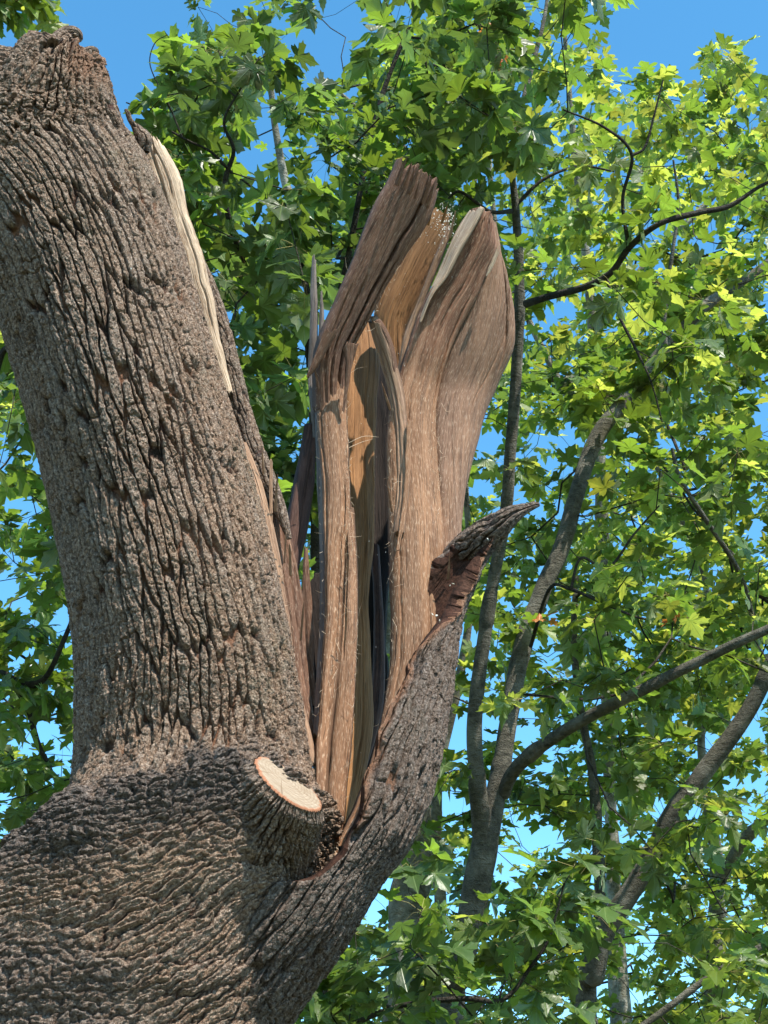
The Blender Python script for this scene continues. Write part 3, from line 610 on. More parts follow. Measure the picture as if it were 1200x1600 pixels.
# --- sawn stub with its cut face
def sawn_stub():
    fc = at(450, 1226, 3.455)
    ax2 = .61*RT+.79*UP; vw = (CAM-fc)/np.linalg.norm(CAM-fc); ax2 = ax2-vw*(ax2@vw); ax2 /= np.linalg.norm(ax2); n = math.cos(R(71))*vw+math.sin(R(71))*ax2; n /= np.linalg.norm(n)
    maj = .79*RT-.61*UP; maj /= np.linalg.norm(maj); mn = np.cross(n, maj)
    Rr = 60*PX*3.455
    stub = bpy.data.objects.new('sawn_stub', None)
    ns, nth = 220, 420; t = np.linspace(0, 1, ns); th = np.linspace(0, 2*np.pi, nth, endpoint=False)
    base = at(372, 1350, 3.66)
    ctr = fc[None]*t[:, None]+(1-t)[:, None]*base[None]; bend = (t*(1-t))[:, None]*(-.10*n+.02*RT)[None]; ctr = ctr+bend
    rr = Rr*(1+1.75*(1-t)**1.25)
    TH, TT = np.meshgrid(th, t); edge = 1+.04*np.sin(2*TH+1)+.03*np.sin(3*TH)
    D = maj*np.cos(TH)[..., None]+mn*np.sin(TH)[..., None]
    Lg = TT*np.linalg.norm(fc-base)
    H, nh, cid = bark_field(TH*Rr*1.1, Lg*.55, None, None, None, 81, .42)
    H = H*.9*(.35+.65*sst(1.0, .93, TT))-.02*(1-TT)
    V = ctr[:, None]+D*((rr[:, None]*edge)+H)[..., None]
    k = ns*nth; A = dict(bh=nh.ravel(), cid=cid.ravel(), zone=np.full(k, .2), dark=np.full(k, .32)*(.6+.4*vn(TH*2, TT*5, 3).ravel()), exposed=np.zeros(k))
    o = mesh_np('sawn_stub', V.reshape(-1, 3), grid_faces(ns, nth, True), BARK, ROOT, attrs=A)
    m = 30; q = np.linspace(0, 1, m); edge2 = np.interp(th, th, edge[-1]); Vc = []
    rimr = rr[-1]*edge2+H[-1]*.7
    X = np.outer(q, rimr*np.cos(th)); Y = np.outer(q, rimr*np.sin(th))
    Vc = fc+maj*X[..., None]+mn*Y[..., None]+n*(.003+.0012*fbm(X*60, Y*60, 4, 3)-.006*(q[:, None] > .985))[..., None]
    uv = np.stack([X, Y], -1).reshape(-1, 2)
    f = mesh_np('cut_face', Vc.reshape(-1, 3), grid_faces(m, nth, True), CUT, o, uv=uv, attrs=dict(edge=np.repeat(q, nth)))
    f['label'] = 'fresh oval saw cut, pale cream wood'
sawn_stub()

# --- loose fibres standing off the torn wood, and pale flakes caught at the top
def hairs():
    r = np.random.default_rng(11); V = []; F = []; k = 0
    lines = [([(500, 560), (497, 700), (503, 900), (498, 1150)], 0, 40), ([(541, 620), (545, 760), (540, 900), (520, 1090)], 0, 90), ([(549, 810), (557, 930), (553, 1080), (538, 1260)], 0, 80),
             ([(611, 640), (612, 850), (612, 1040), (590, 1160)], .0, 80), ([(697, 860), (695, 960), (680, 1060), (640, 1130)], .05, 30), ([(620, 255), (588, 318), (552, 410), (510, 512)], .0, 60),
             ([(680, 640), (684, 700), (690, 790)], .02, 40), ([(672, 344), (617, 430), (580, 497), (545, 580)], -.03, 40), ([(412, 780), (440, 930), (470, 1060)], -.1, 30), ([(545, 1290), (525, 1335), (512, 1360)], -.1, 30)]
    for pts, off, n in lines:
        Pp = interp_path([at(x, y, fmix(y)+off-.03) for x, y in pts], n)
        for p in Pp:
            p = p+r.normal(0, .004, 3); ln = abs(r.normal(.010, .012))+.004; dr = r.normal(0, .55, 3)+UP*r.choice([-1, 1])*.9; dr /= np.linalg.norm(dr)
            w = r.uniform(.0003, .0007); sd = np.cross(dr, FW); sd /= np.linalg.norm(sd)+1e-9; bend = r.normal(0, .4, 3)*ln
            m1 = p+dr*ln*.5+bend*.2; e = p+dr*ln+bend; nn = np.cross(sd, dr)
            for q, ww in ((p, w), (m1, w*.8), (e, w*.3)):
                for a in (0, 2.09, 4.19): V.append(q+ww*(sd*math.cos(a)+nn*math.sin(a)))
            for s_ in (0, 3):
                for a in range(3): F.append((k+s_+a, k+s_+(a+1) % 3, k+s_+3+(a+1) % 3, k+s_+3+a))
            k += 9
    # a few long curled shavings
    for (x0, y0, x1, y1) in [(545, 692, 592, 683), (545, 700, 583, 686), (541, 640, 556, 612), (690, 630, 704, 642)]:
        a, b = at(x0, y0, fmix(y0)-.03), at(x1, y1, fmix(y1)-.08); mid = (a+b)/2+UP*r.uniform(-.02, .02)
        path = interp_path([a, mid, b], 8)
        for i, q in enumerate(path):
            for an in (0, 2.09, 4.19): V.append(q+.0012*(1-i/9)*(UP*math.cos(an)+FW*math.sin(an)))
        for i in range(7):
            for a_ in range(3): F.append((k+i*3+a_, k+i*3+(a_+1) % 3, k+i*3+3+(a_+1) % 3, k+i*3+3+a_))
        k += 24
    o = mesh_np('wood_fibres', np.array(V), np.array(F), plain('pale_fibre', (.62, .48, .34)), ROOT); o['kind'] = 'stuff'
    V = []; F = []; k = 0
    def flake(p, s):
        nonlocal k
        a = r.normal(0, 1, 3); a /= np.linalg.norm(a); b = np.cross(a, r.normal(0, 1, 3)); b /= np.linalg.norm(b); c = np.cross(a, b)
        for q in (a*s, b*s*.6, -a*s, -b*s*.6, c*s*.3, -c*s*.3): V.append(p+q)
        for i in range(4):
            F.append((k+i, k+(i+1) % 4, k+4)); F.append((k+(i+1) % 4, k+i, k+5))
        k += 6
    for i in range(210):
        x, y = r.normal(697, 9), r.normal(345, 15)
        if r.random() < .25: x, y = r.normal(690, 14), r.normal(365, 20)
        flake(at(x, y, fmix(y)+r.uniform(-.02, .12)), r.uniform(.0016, .0042))
    for i in range(60):
        y = r.uniform(420, 1300); x = r.uniform(505, 690) if y > 600 else r.uniform(600, 640)
        flake(at(x, y, fmix(y)-r.uniform(.0, .05)), r.uniform(.0008, .0022))
    for (x, y) in [(703, 915), (676, 960), (682, 962), (687, 970), (708, 912), (762, 842), (205, 420), (48, 1040)]:
        flake(at(x, y, 3.72), .005)
    o = mesh_np('wood_flakes', np.array(V), np.array(F), plain('pale_flake', (.8, .76, .66)), ROOT, smooth=False); o['kind'] = 'stuff'
hairs()

# ---------------------------------------------------------------- background trees
LEAF_HALF = [(0.0, -.02), (.10, -.10), (.24, -.17), (.38, -.16), (.36, -.05), (.47, -.02), (.36, .07), (.30, .12), (.46, .17), (.56, .17), (.58, .27), (.74, .36), (.60, .39), (.58, .49), (.46, .45), (.34, .40), (.22, .38),
             (.24, .52), (.33, .60), (.24, .66), (.22, .78), (.11, .84), (0.0, 1.06)]
def leaf_template(simple):
    h = LEAF_HALF if not simple else [LEAF_HALF[i] for i in (0, 2, 3, 5, 7, 9, 11, 13, 16, 18, 20, 22)]
    out = h+[(-x, y) for x, y in h[-2:0:-1]]
    B = np.array(out); B[:, 1] += .1; c = np.array([0, .18]); n = len(B); i = np.arange(n); j = (i+1) % n
    if simple:
        return np.vstack([[c], B]), [np.stack([np.zeros(n, int), 1+i, 1+j], 1)]
    M = c+(B-c)*.5
    return np.vstack([[c], M, B]), [np.stack([np.zeros(n, int), 1+i, 1+j], 1), np.stack([1+i, 1+n+i, 1+n+j, 1+j], 1)]
TPL = [leaf_template(False), leaf_template(True)]

def leaves_mesh(name, items, mat, parent, simple, seed):
    """items: list of (base, tipdir, normal, size)"""
    T, Fs = TPL[1 if simple else 0]; r = np.random.default_rng(seed); n = len(items)
    if not n: return
    base = np.array([i[0] for i in items]); tip = np.array([i[1] for i in items]); nor = np.array([i[2] for i in items]); sz = np.array([i[3] for i in items])
    tip = tip/np.linalg.norm(tip, axis=1)[:, None]; side = np.cross(tip, nor); side /= np.linalg.norm(side, axis=1)[:, None]; nor = np.cross(side, tip)
    X, Y = T[:, 0], T[:, 1]
    asp = r.uniform(.85, 1.15, n); fold = r.uniform(-.05, .45, n); droop = r.uniform(.0, .6, n); wav = r.uniform(0, .10, n); ph = r.uniform(0, 6.28, n); curl = r.uniform(-.25, .35, n)
    Z = fold[:, None]*np.abs(X)[None]-droop[:, None]*(Y**2)[None]*.5-curl[:, None]*(X**2)[None]+wav[:, None]*np.sin(9*X[None]+7*Y[None]+ph[:, None])
    V = base[:, None]+sz[:, None, None]*(side[:, None]*(X[None]*asp[:, None])[..., None]+tip[:, None]*Y[None, :, None]+nor[:, None]*Z[..., None])
    k = len(T); off = (np.arange(n)*k)[:, None, None]
    F = [(f[None]+off).reshape(-1, f.shape[1]) for f in Fs]
    uv = np.tile(np.stack([X, Y-.1], 1), (n, 1)); rnd = np.repeat(r.random(n), k)
    return mesh_np(name, V.reshape(-1, 3), F, mat, parent, smooth=True, uv=uv, attrs=dict(rnd=rnd))

def tubes_mesh(name, segs, mat, parent, sides=6):
    """segs: list of (points (m,3), radii (m,))"""
    V = []; F = []; k = 0; a = np.linspace(0, 2*np.pi, sides, endpoint=False)
    for P, rd in segs:
        P = np.asarray(P); T = np.gradient(P, axis=0); T /= np.linalg.norm(T, axis=1)[:, None]+1e-9
        ref = np.array([.3, .2, .93]) if abs(T[0, 2]) < .8 else np.array([.9, .1, .2])
        A = np.cross(T, ref); A /= np.linalg.norm(A, axis=1)[:, None]; B = np.cross(T, A)
        V.append((P[:, None]+np.asarray(rd)[:, None, None]*(A[:, None]*np.cos(a)[None, :, None]+B[:, None]*np.sin(a)[None, :, None])).reshape(-1, 3))
        F.append(grid_faces(len(P), sides, True, k)); k += len(P)*sides
    if V: return mesh_np(name, np.vstack(V), np.vstack(F), mat, parent)

def limb_tube(name, P, rad, mat, parent, seed, label=None):
    P = np.asarray(P, float); Q = interp_path(np.hstack([P, np.asarray(rad)[:, None]]), max(40, int(len(P)*26)))
    P, rd = Q[:, :3], Q[:, 3]; nth = 40; T, Sd, Fr = frames(P); a = np.linspace(0, 2*np.pi, nth, endpoint=False)
    L = np.concatenate([[0], np.cumsum(np.linalg.norm(np.diff(P, axis=0), axis=1))]); TH, Lg = np.meshgrid(a, L)
    P = P+Sd*(rd*.16*fbm(L*3.0, L*0+seed, seed, 3))[:, None]
    rr = rd[:, None]*(1+.07*fbm(np.cos(TH)*1.5+Lg*3+seed, np.sin(TH)*1.5+Lg*2, seed, 3)+.16*sst(.72, .9, vn(Lg*5, Lg*0+seed, seed+3)))
    V = P[:, None]+rr[..., None]*(Sd[:, None]*np.sin(TH)[..., None]+Fr[:, None]*np.cos(TH)[..., None])
    F = [grid_faces(len(P), nth, True)]
    o = mesh_np(name, V.reshape(-1, 3), F, mat, parent)
    if label: o['label'] = label
    return P

GREYBARK = smooth_bark_mat('grey_green_bark', (.055, .051, .040), (.165, .152, .120), (.27, .255, .21))
DARKBARK = smooth_bark_mat('dark_twig_bark', (.022, .018, .015), (.07, .06, .05), (.10, .09, .07))
PALEBARK = smooth_bark_mat('pale_lichen_bark', (.12, .11, .08), (.30, .29, .23), (.48, .48, .42))
LEAF_A = leaf_mat('maple_leaf_green', (.048, .092, .022), (.11, .16, .07), (.22, .38, .035), .37, gloss=.6)
LEAF_B = leaf_mat('maple_leaf_deep_green', (.042, .085, .024), (.10, .15, .075), (.15, .27, .045), .34, gloss=.6)
LEAF_C = leaf_mat('maple_leaf_yellow_green', (.065, .11, .02), (.13, .18, .06), (.46, .58, .08), .46)
LEAF_O = leaf_mat('dry_orange_leaf', (.45, .14, .03), (.5, .2, .06), (.8, .28, .05), .4)

HOLES = [(90, 60, 175, 190), (205, 60, 70, 110), (250, 20, 45, 60), (520, 25, 42, 34), (600, 0, 25, 20), (1010, 20, 60, 60), (1120, 15, 110, 55), (975, 60, 30, 40), (1040, 90, 35, 25), (1190, 60, 30, 45), (420, 155, 22, 24), (395, 290, 14, 14), (500, 80, 25, 16), (655, 20, 20, 30), (870, 60, 12, 16),
         (345, 470, 14, 22), (425, 475, 16, 12), (752, 700, 20, 60), (870, 500, 18, 14), (1190, 640, 26, 60), (1150, 600, 18, 18), (1090, 380, 16, 22), (820, 1290, 34, 22), (862, 1315, 20, 16), (800, 1360, 14, 22), (705, 1400, 12, 60),
         (1110, 1150, 14, 24), (1185, 1120, 24, 50), (478, 1580, 20, 20), (500, 1470, 10, 16), (985, 1560, 22, 25), (1010, 1450, 14, 20), (640, 1500, 8, 12), (850, 1020, 14, 14), (50, 715, 22, 14), (70, 870, 16, 10), (20, 1240, 10, 14), (830, 1110, 12, 12), (960, 1300, 14, 30), (580, 60, 16, 14), (1165, 760, 14, 24), (1030, 700, 10, 12), (730, 1120, 10, 14)]
def hole(x, y, grow=0):
    if x < 75 and y < 34: return False
    for (cx, cy, a, b) in HOLES:
        if a < 30: a *= .9; b *= .9
        if ((x-cx)/(a+grow))**2+((y-cy)/(b+grow))**2 < 1: return True
    return False
def foliage_ok(x, y):
    if x < 200 and y < 430 and x > -400: return False       # open sky over the leader
    if y < 160-(x-215)*1.9 and x < 300: return False
    if x > 975 and y < 60+.10*(x-975): return False
    return True

def build_tree(root, limbs, clusters, lmat, seed, bark, lsize=(.10, .17), per=(6, 11), simple=True, twig_r=.0016, spread=.17, mats2=None, maxd=3.5):
    r = np.random.default_rng(seed); nodes = []; par = []; limbidx = []
    for i, (nm, pts, lab) in enumerate(limbs):
        P = []; rad = []
        for p in pts:
            if len(p) == 4: P.append(at(p[0], p[1], p[3])); rad.append(p[2]*(.86 if p[2] > 4 else 1)*PX*p[3])
            else: P.append(np.array(p[:3])); rad.append(p[4])
        PP = limb_tube(nm, P, rad, DARKBARK if lab and 'dark' in lab else bark, root, seed*13+i, lab)
        for q in PP[len(PP)//4 if nm == 'trunk' else 0::5]: nodes.append(q); par.append(-1)
    nl = len(nodes); clusters = np.array(clusters); base = np.array(nodes)
    d0 = np.array([np.min(np.linalg.norm(base-c, axis=1)) for c in clusters]); order = np.argsort(d0)
    buf = np.zeros((60000, 3)); buf[:nl] = base; cnt = nl; leafnodes = []
    for ci in order:
        c = clusters[ci]; dv = np.linalg.norm(buf[:cnt]-c, axis=1)
        # prefer joining nodes that lie below / inward
        k = int(np.argmin(dv+.35*np.maximum(0, buf[:cnt, 2]-c[2]))); dd = dv[k]
        if dd > maxd: continue
        m = max(1, int(dd/.16)); prev = k; a = buf[k].copy(); off = r.normal(0, .10*min(dd, 1.2), 3)
        for s in range(1, m+1):
            t = s/m; q = a*(1-t)+c*t+off*math.sin(math.pi*t)+r.normal(0, .018, 3)*(t < 1)-np.array([0, 0, .10*dd*math.sin(math.pi*t)])
            if cnt >= 59990: break
            buf[cnt] = q; par.append(prev); prev = cnt; cnt += 1
        leafnodes.append(prev)
    N_ = buf[:cnt]; par = np.array(par); w = np.zeros(cnt); w[leafnodes] = 1
    for i in range(cnt-1, nl-1, -1):
        if par[i] >= 0: w[par[i]] += w[i]
    rad = twig_r*np.sqrt(np.maximum(w, 1))+.0006
    kids = {}
    for i in range(nl, cnt): kids.setdefault(par[i], []).append(i)
    segs = []; done = np.zeros(cnt, bool)
    starts = [i for i in range(nl, cnt) if par[i] < nl]
    stack = starts[:]
    while stack:
        i = stack.pop(); path = [par[i], i]
        while True:
            ks = kids.get(path[-1], [])
            if not ks: break
            ks = sorted(ks, key=lambda z: -w[z]); stack.extend(ks[1:]); path.append(ks[0])
        pr = rad[path].copy(); pr[0] = pr[1]
        segs.append((N_[path], pr))
    items = []; its2 = []; pet = []
    for ln in leafnodes:
        c = N_[ln]; n = r.integers(*per); axis = c-N_[par[ln]]; axis /= np.linalg.norm(axis)+1e-9
        x, y, d = to_px(c)
        for k in range(n):
            az = r.uniform(0, 6.28); out = np.array([math.cos(az), math.sin(az), r.normal(0, .35)])+axis*.5
            out /= np.linalg.norm(out); b = c+axis*r.uniform(-.14, .05)+out*r.uniform(.03, spread)
            bx, by, bd = to_px(b)
            if hole(bx, by) and r.random() < .93: continue
            tip = out*1.0+np.array([0, 0, -r.uniform(-.05, .9)]); nor = np.array([0, 0, 1.])+r.normal(0, .42, 3)
            nor += np.array([0, -.12, 0])
            sz = r.uniform(*lsize)
            (its2 if (mats2 and r.random() < mats2[1]) else items).append((b, tip, nor, sz))
            pet.append((np.array([c-axis*.02, (b+c)/2+np.array([0, 0, .01]), b+tip/np.linalg.norm(tip)*sz*.12]), np.array([.0011, .0009, .0008])))
    tubes_mesh('twigs', segs, DARKBARK, root, 6)['kind'] = 'stuff'
    o = leaves_mesh('crown', items, lmat, root, simple, seed)
    if its2: leaves_mesh('second_leaves', its2, mats2[0], root, simple, seed+1)  # random share of the leaves in a second leaf colour
    if not simple:
        tubes_mesh('leaf_stalks', pet, PETIOLE, root, 3)['kind'] = 'stuff'
    return len(items)+len(its2)
PETIOLE = plain('leaf_stalk', (.35, .30, .12))

def scatter(n, xr, yr, dr, seed, ok=None, grow=12):
    r = np.random.default_rng(seed); out = []
    while len(out) < n:
        x, y, d = r.uniform(*xr), r.uniform(*yr), r.uniform(*dr)
        if not foliage_ok(x, y): continue
        if hole(x, y, grow*8.0/d): continue
        if ok and not ok(x, y, r): continue
        P = at(x, y, d)
        if P[2] < 1.3: continue
        if vn(np.array([P[0]/.55]), np.array([P[2]/.5-P[1]*.62/.5]), 91)[0] < r.uniform(.08, .38): continue
        out.append(P)
    return out
def gp(x, y, d, r):            # point on the ground under a picture point
    q = at(x, y, d); return (q[0], q[1], -.1, None, r)

G = 'leafy maples standing behind the broken tree'
# 1 forked grey maple right of the split
t1 = thing('maple_tree', 'grey-barked maple whose trunk forks low, just right of the split limb', 'tree', gp(690, 1600, 8.6, 0)[:3], G)
limbs = [('trunk', [gp(660, 1700, 8.6, .24), (700, 1640, 26, 8.5), (718, 1520, 25, 8.5), (738, 1420, 25, 8.5), (755, 1340, 25, 8.5), (762, 1290, 22, 8.5)], None),
         ('limb', [(757, 1310, 20, 8.5), (748, 1240, 15, 8.45), (741, 1130, 14, 8.4), (757, 990, 12, 8.4), (772, 900, 11, 8.4), (790, 800, 11, 8.4), (798, 700, 10.5, 8.4), (808, 560, 10, 8.4), (812, 440, 8.5, 8.4), (806, 330, 7, 8.4), (800, 240, 5, 8.4), (825, 130, 4, 8.5), (850, 30, 3, 8.6), (862, -60, 2, 8.7)], None),
         ('limb', [(764, 1300, 21, 8.5), (783, 1200, 17, 8.6), (798, 1110, 16, 8.7), (815, 1020, 17, 8.8), (845, 930, 16, 8.9), (880, 850, 15, 9.0), (905, 760, 14.5, 9.1), (935, 680, 14, 9.2), (990, 610, 13, 9.3), (1045, 540, 11.5, 9.4), (1100, 480, 9.5, 9.5), (1160, 440, 8, 9.6), (1230, 390, 7, 9.7), (1330, 330, 5, 9.8)], None),
         ('limb', [(786, 1240, 12, 8.55), (810, 1195, 12.5, 8.4), (870, 1150, 11.5, 8.2), (940, 1110, 11, 8.0), (1010, 1075, 10.5, 7.9), (1090, 1035, 9.5, 7.8), (1150, 1005, 9, 7.7), (1230, 970, 8, 7.6), (1350, 920, 6, 7.5)], None),
         ('limb', [(822, 475, 6.5, 8.3), (860, 463, 6.5, 8.1), (915, 448, 6.5, 7.9), (955, 425, 6.0, 7.8), (985, 385, 5.8, 7.7), (1030, 350, 5.2, 7.6), (1090, 333, 4.6, 7.6), (1140, 322, 3.8, 7.6), (1190, 290, 2.8, 7.6), (1240, 270, 2, 7.6)], 'thin dark curved branch'),
         ('limb', [(983, 390, 3.4, 7.7), (973, 312, 2.8, 7.7), (987, 242, 2.6, 7.6), (946, 200, 2.0, 7.6), (879, 171, 1.4, 7.6)], 'thin dark side branch'),
         ('limb', [(988, 243, 2.2, 7.6), (1008, 229, 2, 7.6), (1022, 180, 1.7, 7.6), (1036, 125, 1.2, 7.6)], 'thin dark side branch'),
         ('limb', [(948, 436, 2.6, 7.85), (967, 492, 2.4, 7.8), (992, 542, 2.2, 7.75), (1017, 596, 1.4, 7.7), (1035, 660, 1, 7.7)], 'thin dark hanging branch'),
         ('limb', [(829, 1010, 3.0, 8.7), (858, 921, 2.4, 8.3), (892, 921, 2.4, 8.2), (950, 946, 2.2, 8.1), (1008, 967, 1.8, 8.0), (1042, 954, 1.2, 8.0)], 'thin dark side branch'),
         ('limb', [(892, 921, 2.4, 8.2), (908, 872, 2.2, 8.2), (950, 887, 2.2, 8.2), (992, 833, 1.8, 8.2), (1030, 790, 1.2, 8.2)], 'thin dark side branch'),
         ('limb', [(1040, 545, 5, 9.2), (1038, 490, 4, 9.2), (1050, 400, 3, 9.2), (1060, 320, 2.4, 9.2), (1052, 250, 1.6, 9.2)], None),
         ('limb', [(800, 330, 3.4, 8.35), (765, 330, 3, 8.2), (720, 300, 2.4, 8.1), (700, 310, 1.5, 8.1)], 'thin dark side branch'),
         ('limb', [(806, 320, 3.2, 8.4), (850, 280, 2.6, 8.4), (905, 260, 2.0, 8.4), (960, 268, 1.4, 8.4)], 'thin dark side branch')]
cl = scatter(62, (640, 1330), (-80, 1640), (7.2, 8.4), 21)+scatter(160, (640, 1330), (-80, 1640), (8.7, 10.8), 31)
n1 = build_tree(t1, limbs, cl, LEAF_A, 101, GREYBARK, (.105, .165), (7, 12), False, mats2=(LEAF_C, .25))
# 2 stout leaning stem, right
t2 = thing('maple_tree', 'maple with a stout dark leaning stem crossing the lower right corner', 'tree', gp(890, 1600, 9.4, 0)[:3], G)
limbs = [('trunk', [gp(880, 1750, 9.4, .22), (915, 1620, 22, 9.4), (928, 1520, 21, 9.4), (945, 1455, 20, 9.4), (985, 1395, 18, 9.4), (1025, 1325, 17, 9.4), (1055, 1265, 17, 9.4), (1105, 1200, 16, 9.4), (1150, 1140, 15, 9.4), (1185, 1080, 14, 9.4), (1215, 1010, 12, 9.4), (1260, 900, 9, 9.4), (1290, 780, 6, 9.4)], None),
         ('limb', [(930, 1500, 12, 9.5), (938, 1400, 11, 9.7), (932, 1290, 10, 9.9), (925, 1200, 8, 10.0), (905, 1100, 7, 10.1), (897, 1000, 6, 10.2), (900, 900, 4, 10.3)], None),
         ('limb', [(1175, 960, 5, 9.4), (1154, 892, 4.5, 9.2), (1100, 808, 4, 9.0), (1062, 746, 3, 8.9), (1050, 700, 2, 8.9)], None),
         ('limb', [(995, 1610, 6, 8.6), (1050, 1570, 6, 8.6), (1110, 1525, 6, 8.6), (1170, 1490, 6, 8.6), (1240, 1450, 5, 8.6)], None)]
cl = [at(x, y, 9.9+.5*math.sin(x)) for x, y in ((870, 1240), (900, 1290), (850, 1365), (905, 1350), (770, 1290), (860, 1420), (800, 1440), (900, 1230), (840, 1210), (720, 1200), (735, 1060), (870, 1090))]+scatter(215, (800, 1340), (380, 1700), (9.6, 12.2), 22)
n2 = build_tree(t2, limbs, cl, LEAF_C, 102, GREYBARK, (.085, .14), (9, 14), True, mats2=(LEAF_A, .5))
# 3 pale stem at right edge
t3 = thing('maple_tree', 'pale lichen-grey forked stem at the right edge, low in the picture', 'tree', gp(1115, 1600, 12, 0)[:3], G)
limbs = [('trunk', [gp(1105, 1750, 12.5, .2), (1115, 1640, 15, 12.5), (1118, 1520, 15, 12.5), (1120, 1420, 14, 12.5), (1118, 1330, 12, 12.5), (1105, 1250, 9, 12.5), (1095, 1150, 7, 12.5), (1110, 1020, 6, 12.5), (1100, 900, 5, 12.4), (1050, 780, 4.5, 12.3), (1010, 700, 3, 12.3)], None),
         ('limb', [(1120, 1390, 10, 12.5), (1145, 1340, 10, 12.4), (1175, 1300, 10, 12.3), (1230, 1250, 8, 12.2), (1300, 1150, 6, 12.2)], None)]
cl = scatter(320, (900, 1360), (100, 1700), (11.2, 15), 23)
n3 = build_tree(t3, limbs, cl, LEAF_C, 103, PALEBARK, (.10, .16), (8, 13), True, spread=.22, mats2=(LEAF_A, .55))
# 4 old thick trunk low behind
t4 = thing('maple_tree', 'thick old mottled trunk behind the lower limb, with a thin white-patched stem beside it', 'tree', gp(640, 1600, 10.5, 0)[:3], G)
limbs = [('trunk', [gp(640, 1800, 10.5, .42), (645, 1660, 62, 10.5), (648, 1560, 52, 10.5), (645, 1480, 40, 10.6), (640, 1400, 36, 10.7), (655, 1300, 30, 10.8), (640, 1180, 26, 10.9), (620, 1000, 22, 11), (600, 800, 18, 11.2), (560, 600, 15, 11.4), (520, 450, 12, 11.5), (460, 330, 9, 11.5), (430, 200, 6, 11.5), (420, 60, 4, 11.5)], None),
         ('limb', [(668, 1560, 14, 10.4), (684, 1470, 12, 10.3), (688, 1400, 11, 10.3), (682, 1320, 10, 10.3), (686, 1200, 9, 10.3), (720, 1050, 8, 10.3), (735, 900, 6, 10.3), (720, 600, 5, 10.3), (740, 300, 4, 10.4), (760, 120, 3, 10.4)], 'thin stem with pale patches'),
         ('limb', [(520, 460, 9, 11.4), (440, 425, 8, 10.5), (385, 395, 7, 9.8), (345, 340, 5, 9.2), (330, 250, 3.5, 9.0), (345, 160, 2.5, 8.9)], None),
         ('limb', [(700, 340, 4, 10.3), (640, 240, 4, 10.0), (560, 170, 3.5, 9.8), (500, 120, 2.5, 9.6)], None)]
cl = scatter(270, (215, 900), (-90, 1700), (9.6, 14.5), 24)
n4 = build_tree(t4, limbs, cl, LEAF_B, 104, PALEBARK, (.085, .145), (10, 15), True, spread=.22, mats2=(LEAF_A, .45))
# 5 nearer boughs between the leader and the split
t5 = thing('maple_tree', 'maple whose nearer dark boughs fill the gap between the leader and the split limb', 'tree', gp(480, 1600, 7.5, 0)[:3], G)
limbs = [('trunk', [gp(470, 1750, 7.6, .13), (500, 1500, 18, 7.6), (505, 1300, 17, 7.6), (500, 1100, 15, 7.6), (498, 900, 13, 7.6), (495, 720, 12, 7.6), (490, 600, 11, 7.6), (480, 520, 9.5, 7.5), (445, 470, 7.5, 7.3), (405, 430, 7, 7.1), (375, 390, 6, 7.0), (355, 330, 5, 6.9), (352, 280, 4, 6.9), (365, 235, 3, 6.85), (350, 190, 2.2, 6.8), (375, 140, 1.6, 6.8), (405, 90, 1, 6.8)], None),
         ('limb', [(490, 500, 6, 7.5), (455, 350, 5.5, 7.8), (430, 315, 5, 7.8), (400, 300, 3, 7.8)], None),
         ('limb', [(498, 600, 7, 7.6), (540, 420, 6, 7.6), (570, 260, 5, 7.6), (600, 140, 4, 7.6), (640, 40, 2.5, 7.6)], None)]
limbs.append(('limb', [(362, 270, 2.4, 6.9), (330, 238, 2.0, 6.8), (292, 219, 1.9, 6.7), (255, 198, 1.8, 6.7), (222, 176, 1.6, 6.7), (206, 164, 1.3, 6.7), (197, 160, 1, 6.7)], 'bare pale twig poking left into the sky'))
limbs.append(('limb', [(285, 215, 1.4, 6.7), (262, 160, 1.2, 6.7), (240, 118, 1.0, 6.7), (234, 92, .9, 6.7), (243, 66, .8, 6.7), (262, 54, .6, 6.7)], 'thin bare twig rising into the sky'))
limbs.append(('limb', [(500, 1640, 8, 7.5), (530, 1612, 6, 7.1), (618, 1574, 4.6, 6.8), (720, 1560, 4.2, 6.6), (786, 1562, 3.6, 6.5), (830, 1510, 3, 6.5), (858, 1465, 2.4, 6.5), (882, 1380, 1.4, 6.5)], 'near dark branch crossing low behind the limb'))
near = [at(x, y, 6.55+.2*math.sin(x)) for x, y in ((590, 1500), (640, 1480), (560, 1560), (690, 1530), (740, 1590), (800, 1530), (835, 1440), (870, 1400), (900, 1350), (780, 1480), (860, 1560), (660, 1420), (930, 1430), (620, 1590), (950, 1320), (640, 1350))]
cl = near+[at(x, y, 6.9+.4*math.sin(x*y)) for x, y in ((232, 175), (255, 150), (225, 215), (262, 205), (290, 190), (240, 255), (275, 250), (300, 300), (262, 300), (310, 240), (290, 130), (330, 120), (318, 350), (350, 440))]+scatter(95, (225, 480), (70, 900), (6.4, 8.4), 25, grow=24)+scatter(75, (450, 800), (-60, 420), (6.8, 9.0), 26, grow=20)+scatter(40, (380, 560), (1450, 1680), (6.5, 8.4), 27)
n5 = build_tree(t5, limbs, cl, LEAF_B, 105, DARKBARK, (.12, .175), (6, 10), False, mats2=(LEAF_A, .5))
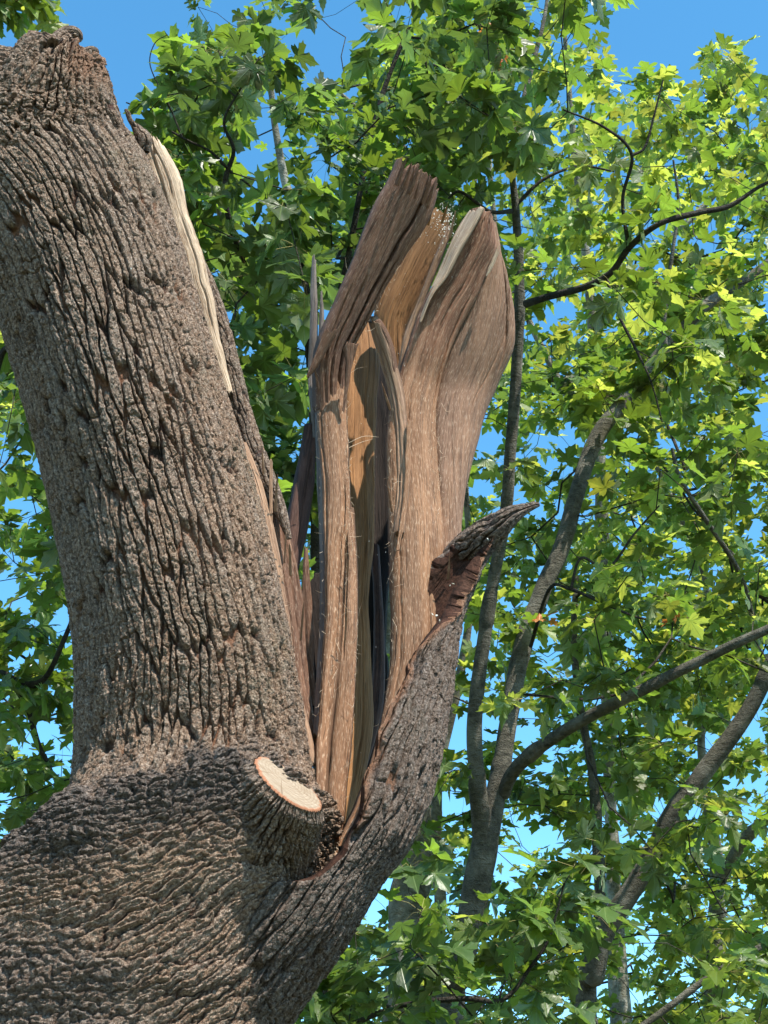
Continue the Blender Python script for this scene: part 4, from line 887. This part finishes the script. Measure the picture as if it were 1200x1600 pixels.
# 6 left tree beyond the trunk
t6 = thing('maple_tree', 'maple seen left of the big trunk, dark forked boughs among broad leaves', 'tree', gp(-120, 1600, 9, 0)[:3], G)
limbs = [('trunk', [gp(-150, 1750, 9, .3), (-140, 1500, 40, 9), (-110, 1250, 34, 9), (-70, 1120, 26, 9), (-60, 950, 22, 9.1), (-80, 700, 18, 9.2), (-140, 400, 12, 9.3), (-200, 100, 8, 9.3)], None),
         ('limb', [(-70, 1110, 14, 9), (-10, 1055, 9, 8.8), (35, 1070, 7.5, 8.7), (70, 1060, 5, 8.6), (100, 1000, 4, 8.5), (120, 950, 3, 8.5)], None),
         ('limb', [(-60, 900, 8, 9), (0, 560, 6, 8.8), (40, 610, 4, 8.7), (80, 650, 3, 8.6)], None),
         ('limb', [(20, 1065, 7, 8.7), (45, 1110, 6, 8.7), (58, 1160, 5, 8.7), (80, 1200, 3, 8.7)], None),
         ('limb', [(-200, 100, 7, 9.3), (-150, 20, 5, 8.9), (-60, -25, 3.5, 8.6), (0, -15, 2, 8.5)], None)]
cl = scatter(120, (-260, 175), (440, 1500), (7.4, 9.4), 28)+scatter(110, (-260, 175), (440, 1500), (9.4, 13), 29)
cl += [at(x, y, 8.5) for x, y in ((5, 8), (25, 2), (45, -8), (-20, 15), (62, -14), (-40, -5), (15, -10))]
n6 = build_tree(t6, limbs, cl, LEAF_A, 106, DARKBARK, (.13, .19), (6, 10), False, mats2=(LEAF_C, .2))
# 7 high far crown
t7 = thing('maple_tree', 'farthest maple, its small sunny leaves high at the top right', 'tree', gp(1000, 1600, 16, 0)[:3], G)
limbs = [('trunk', [gp(960, 1750, 16, .3), (960, 1400, 14, 16), (950, 1100, 13, 16), (940, 800, 11, 16), (925, 500, 9, 16), (905, 300, 7, 16), (890, 150, 5, 16), (880, 20, 3, 16)], None),
         ('limb', [(935, 700, 8, 16), (850, 550, 6, 16), (780, 380, 5, 16), (760, 200, 4, 16)], None), ('limb', [(930, 520, 7, 16), (1020, 400, 6, 16), (1120, 300, 5, 16), (1180, 200, 3, 16)], None)]
cl = scatter(560, (600, 1360), (-90, 1650), (14, 19), 30, grow=14)
n7 = build_tree(t7, limbs, cl, LEAF_C, 107, PALEBARK, (.10, .15), (8, 13), True, spread=.26, mats2=(LEAF_A, .45), maxd=5)
# dry orange leaves
r = np.random.default_rng(3); it = []
for (x, y, n) in [(735, 150, 16), (780, 105, 8), (775, 48, 10), (722, 152, 6), (1052, 960, 5), (848, 960, 3)]:
    for i in range(n):
        a = r.normal(0, 1, 3); it.append((at(x+r.normal(0, 8), y+r.normal(0, 6), 8.3 if y < 500 else 7.9), a, r.normal(0, 1, 3), r.uniform(.04, .08)))
leaves_mesh('dry_leaves', it, LEAF_O, t1, False, 8)
print('LEAVES', n1, n2, n3, n4, n5, n6, n7)
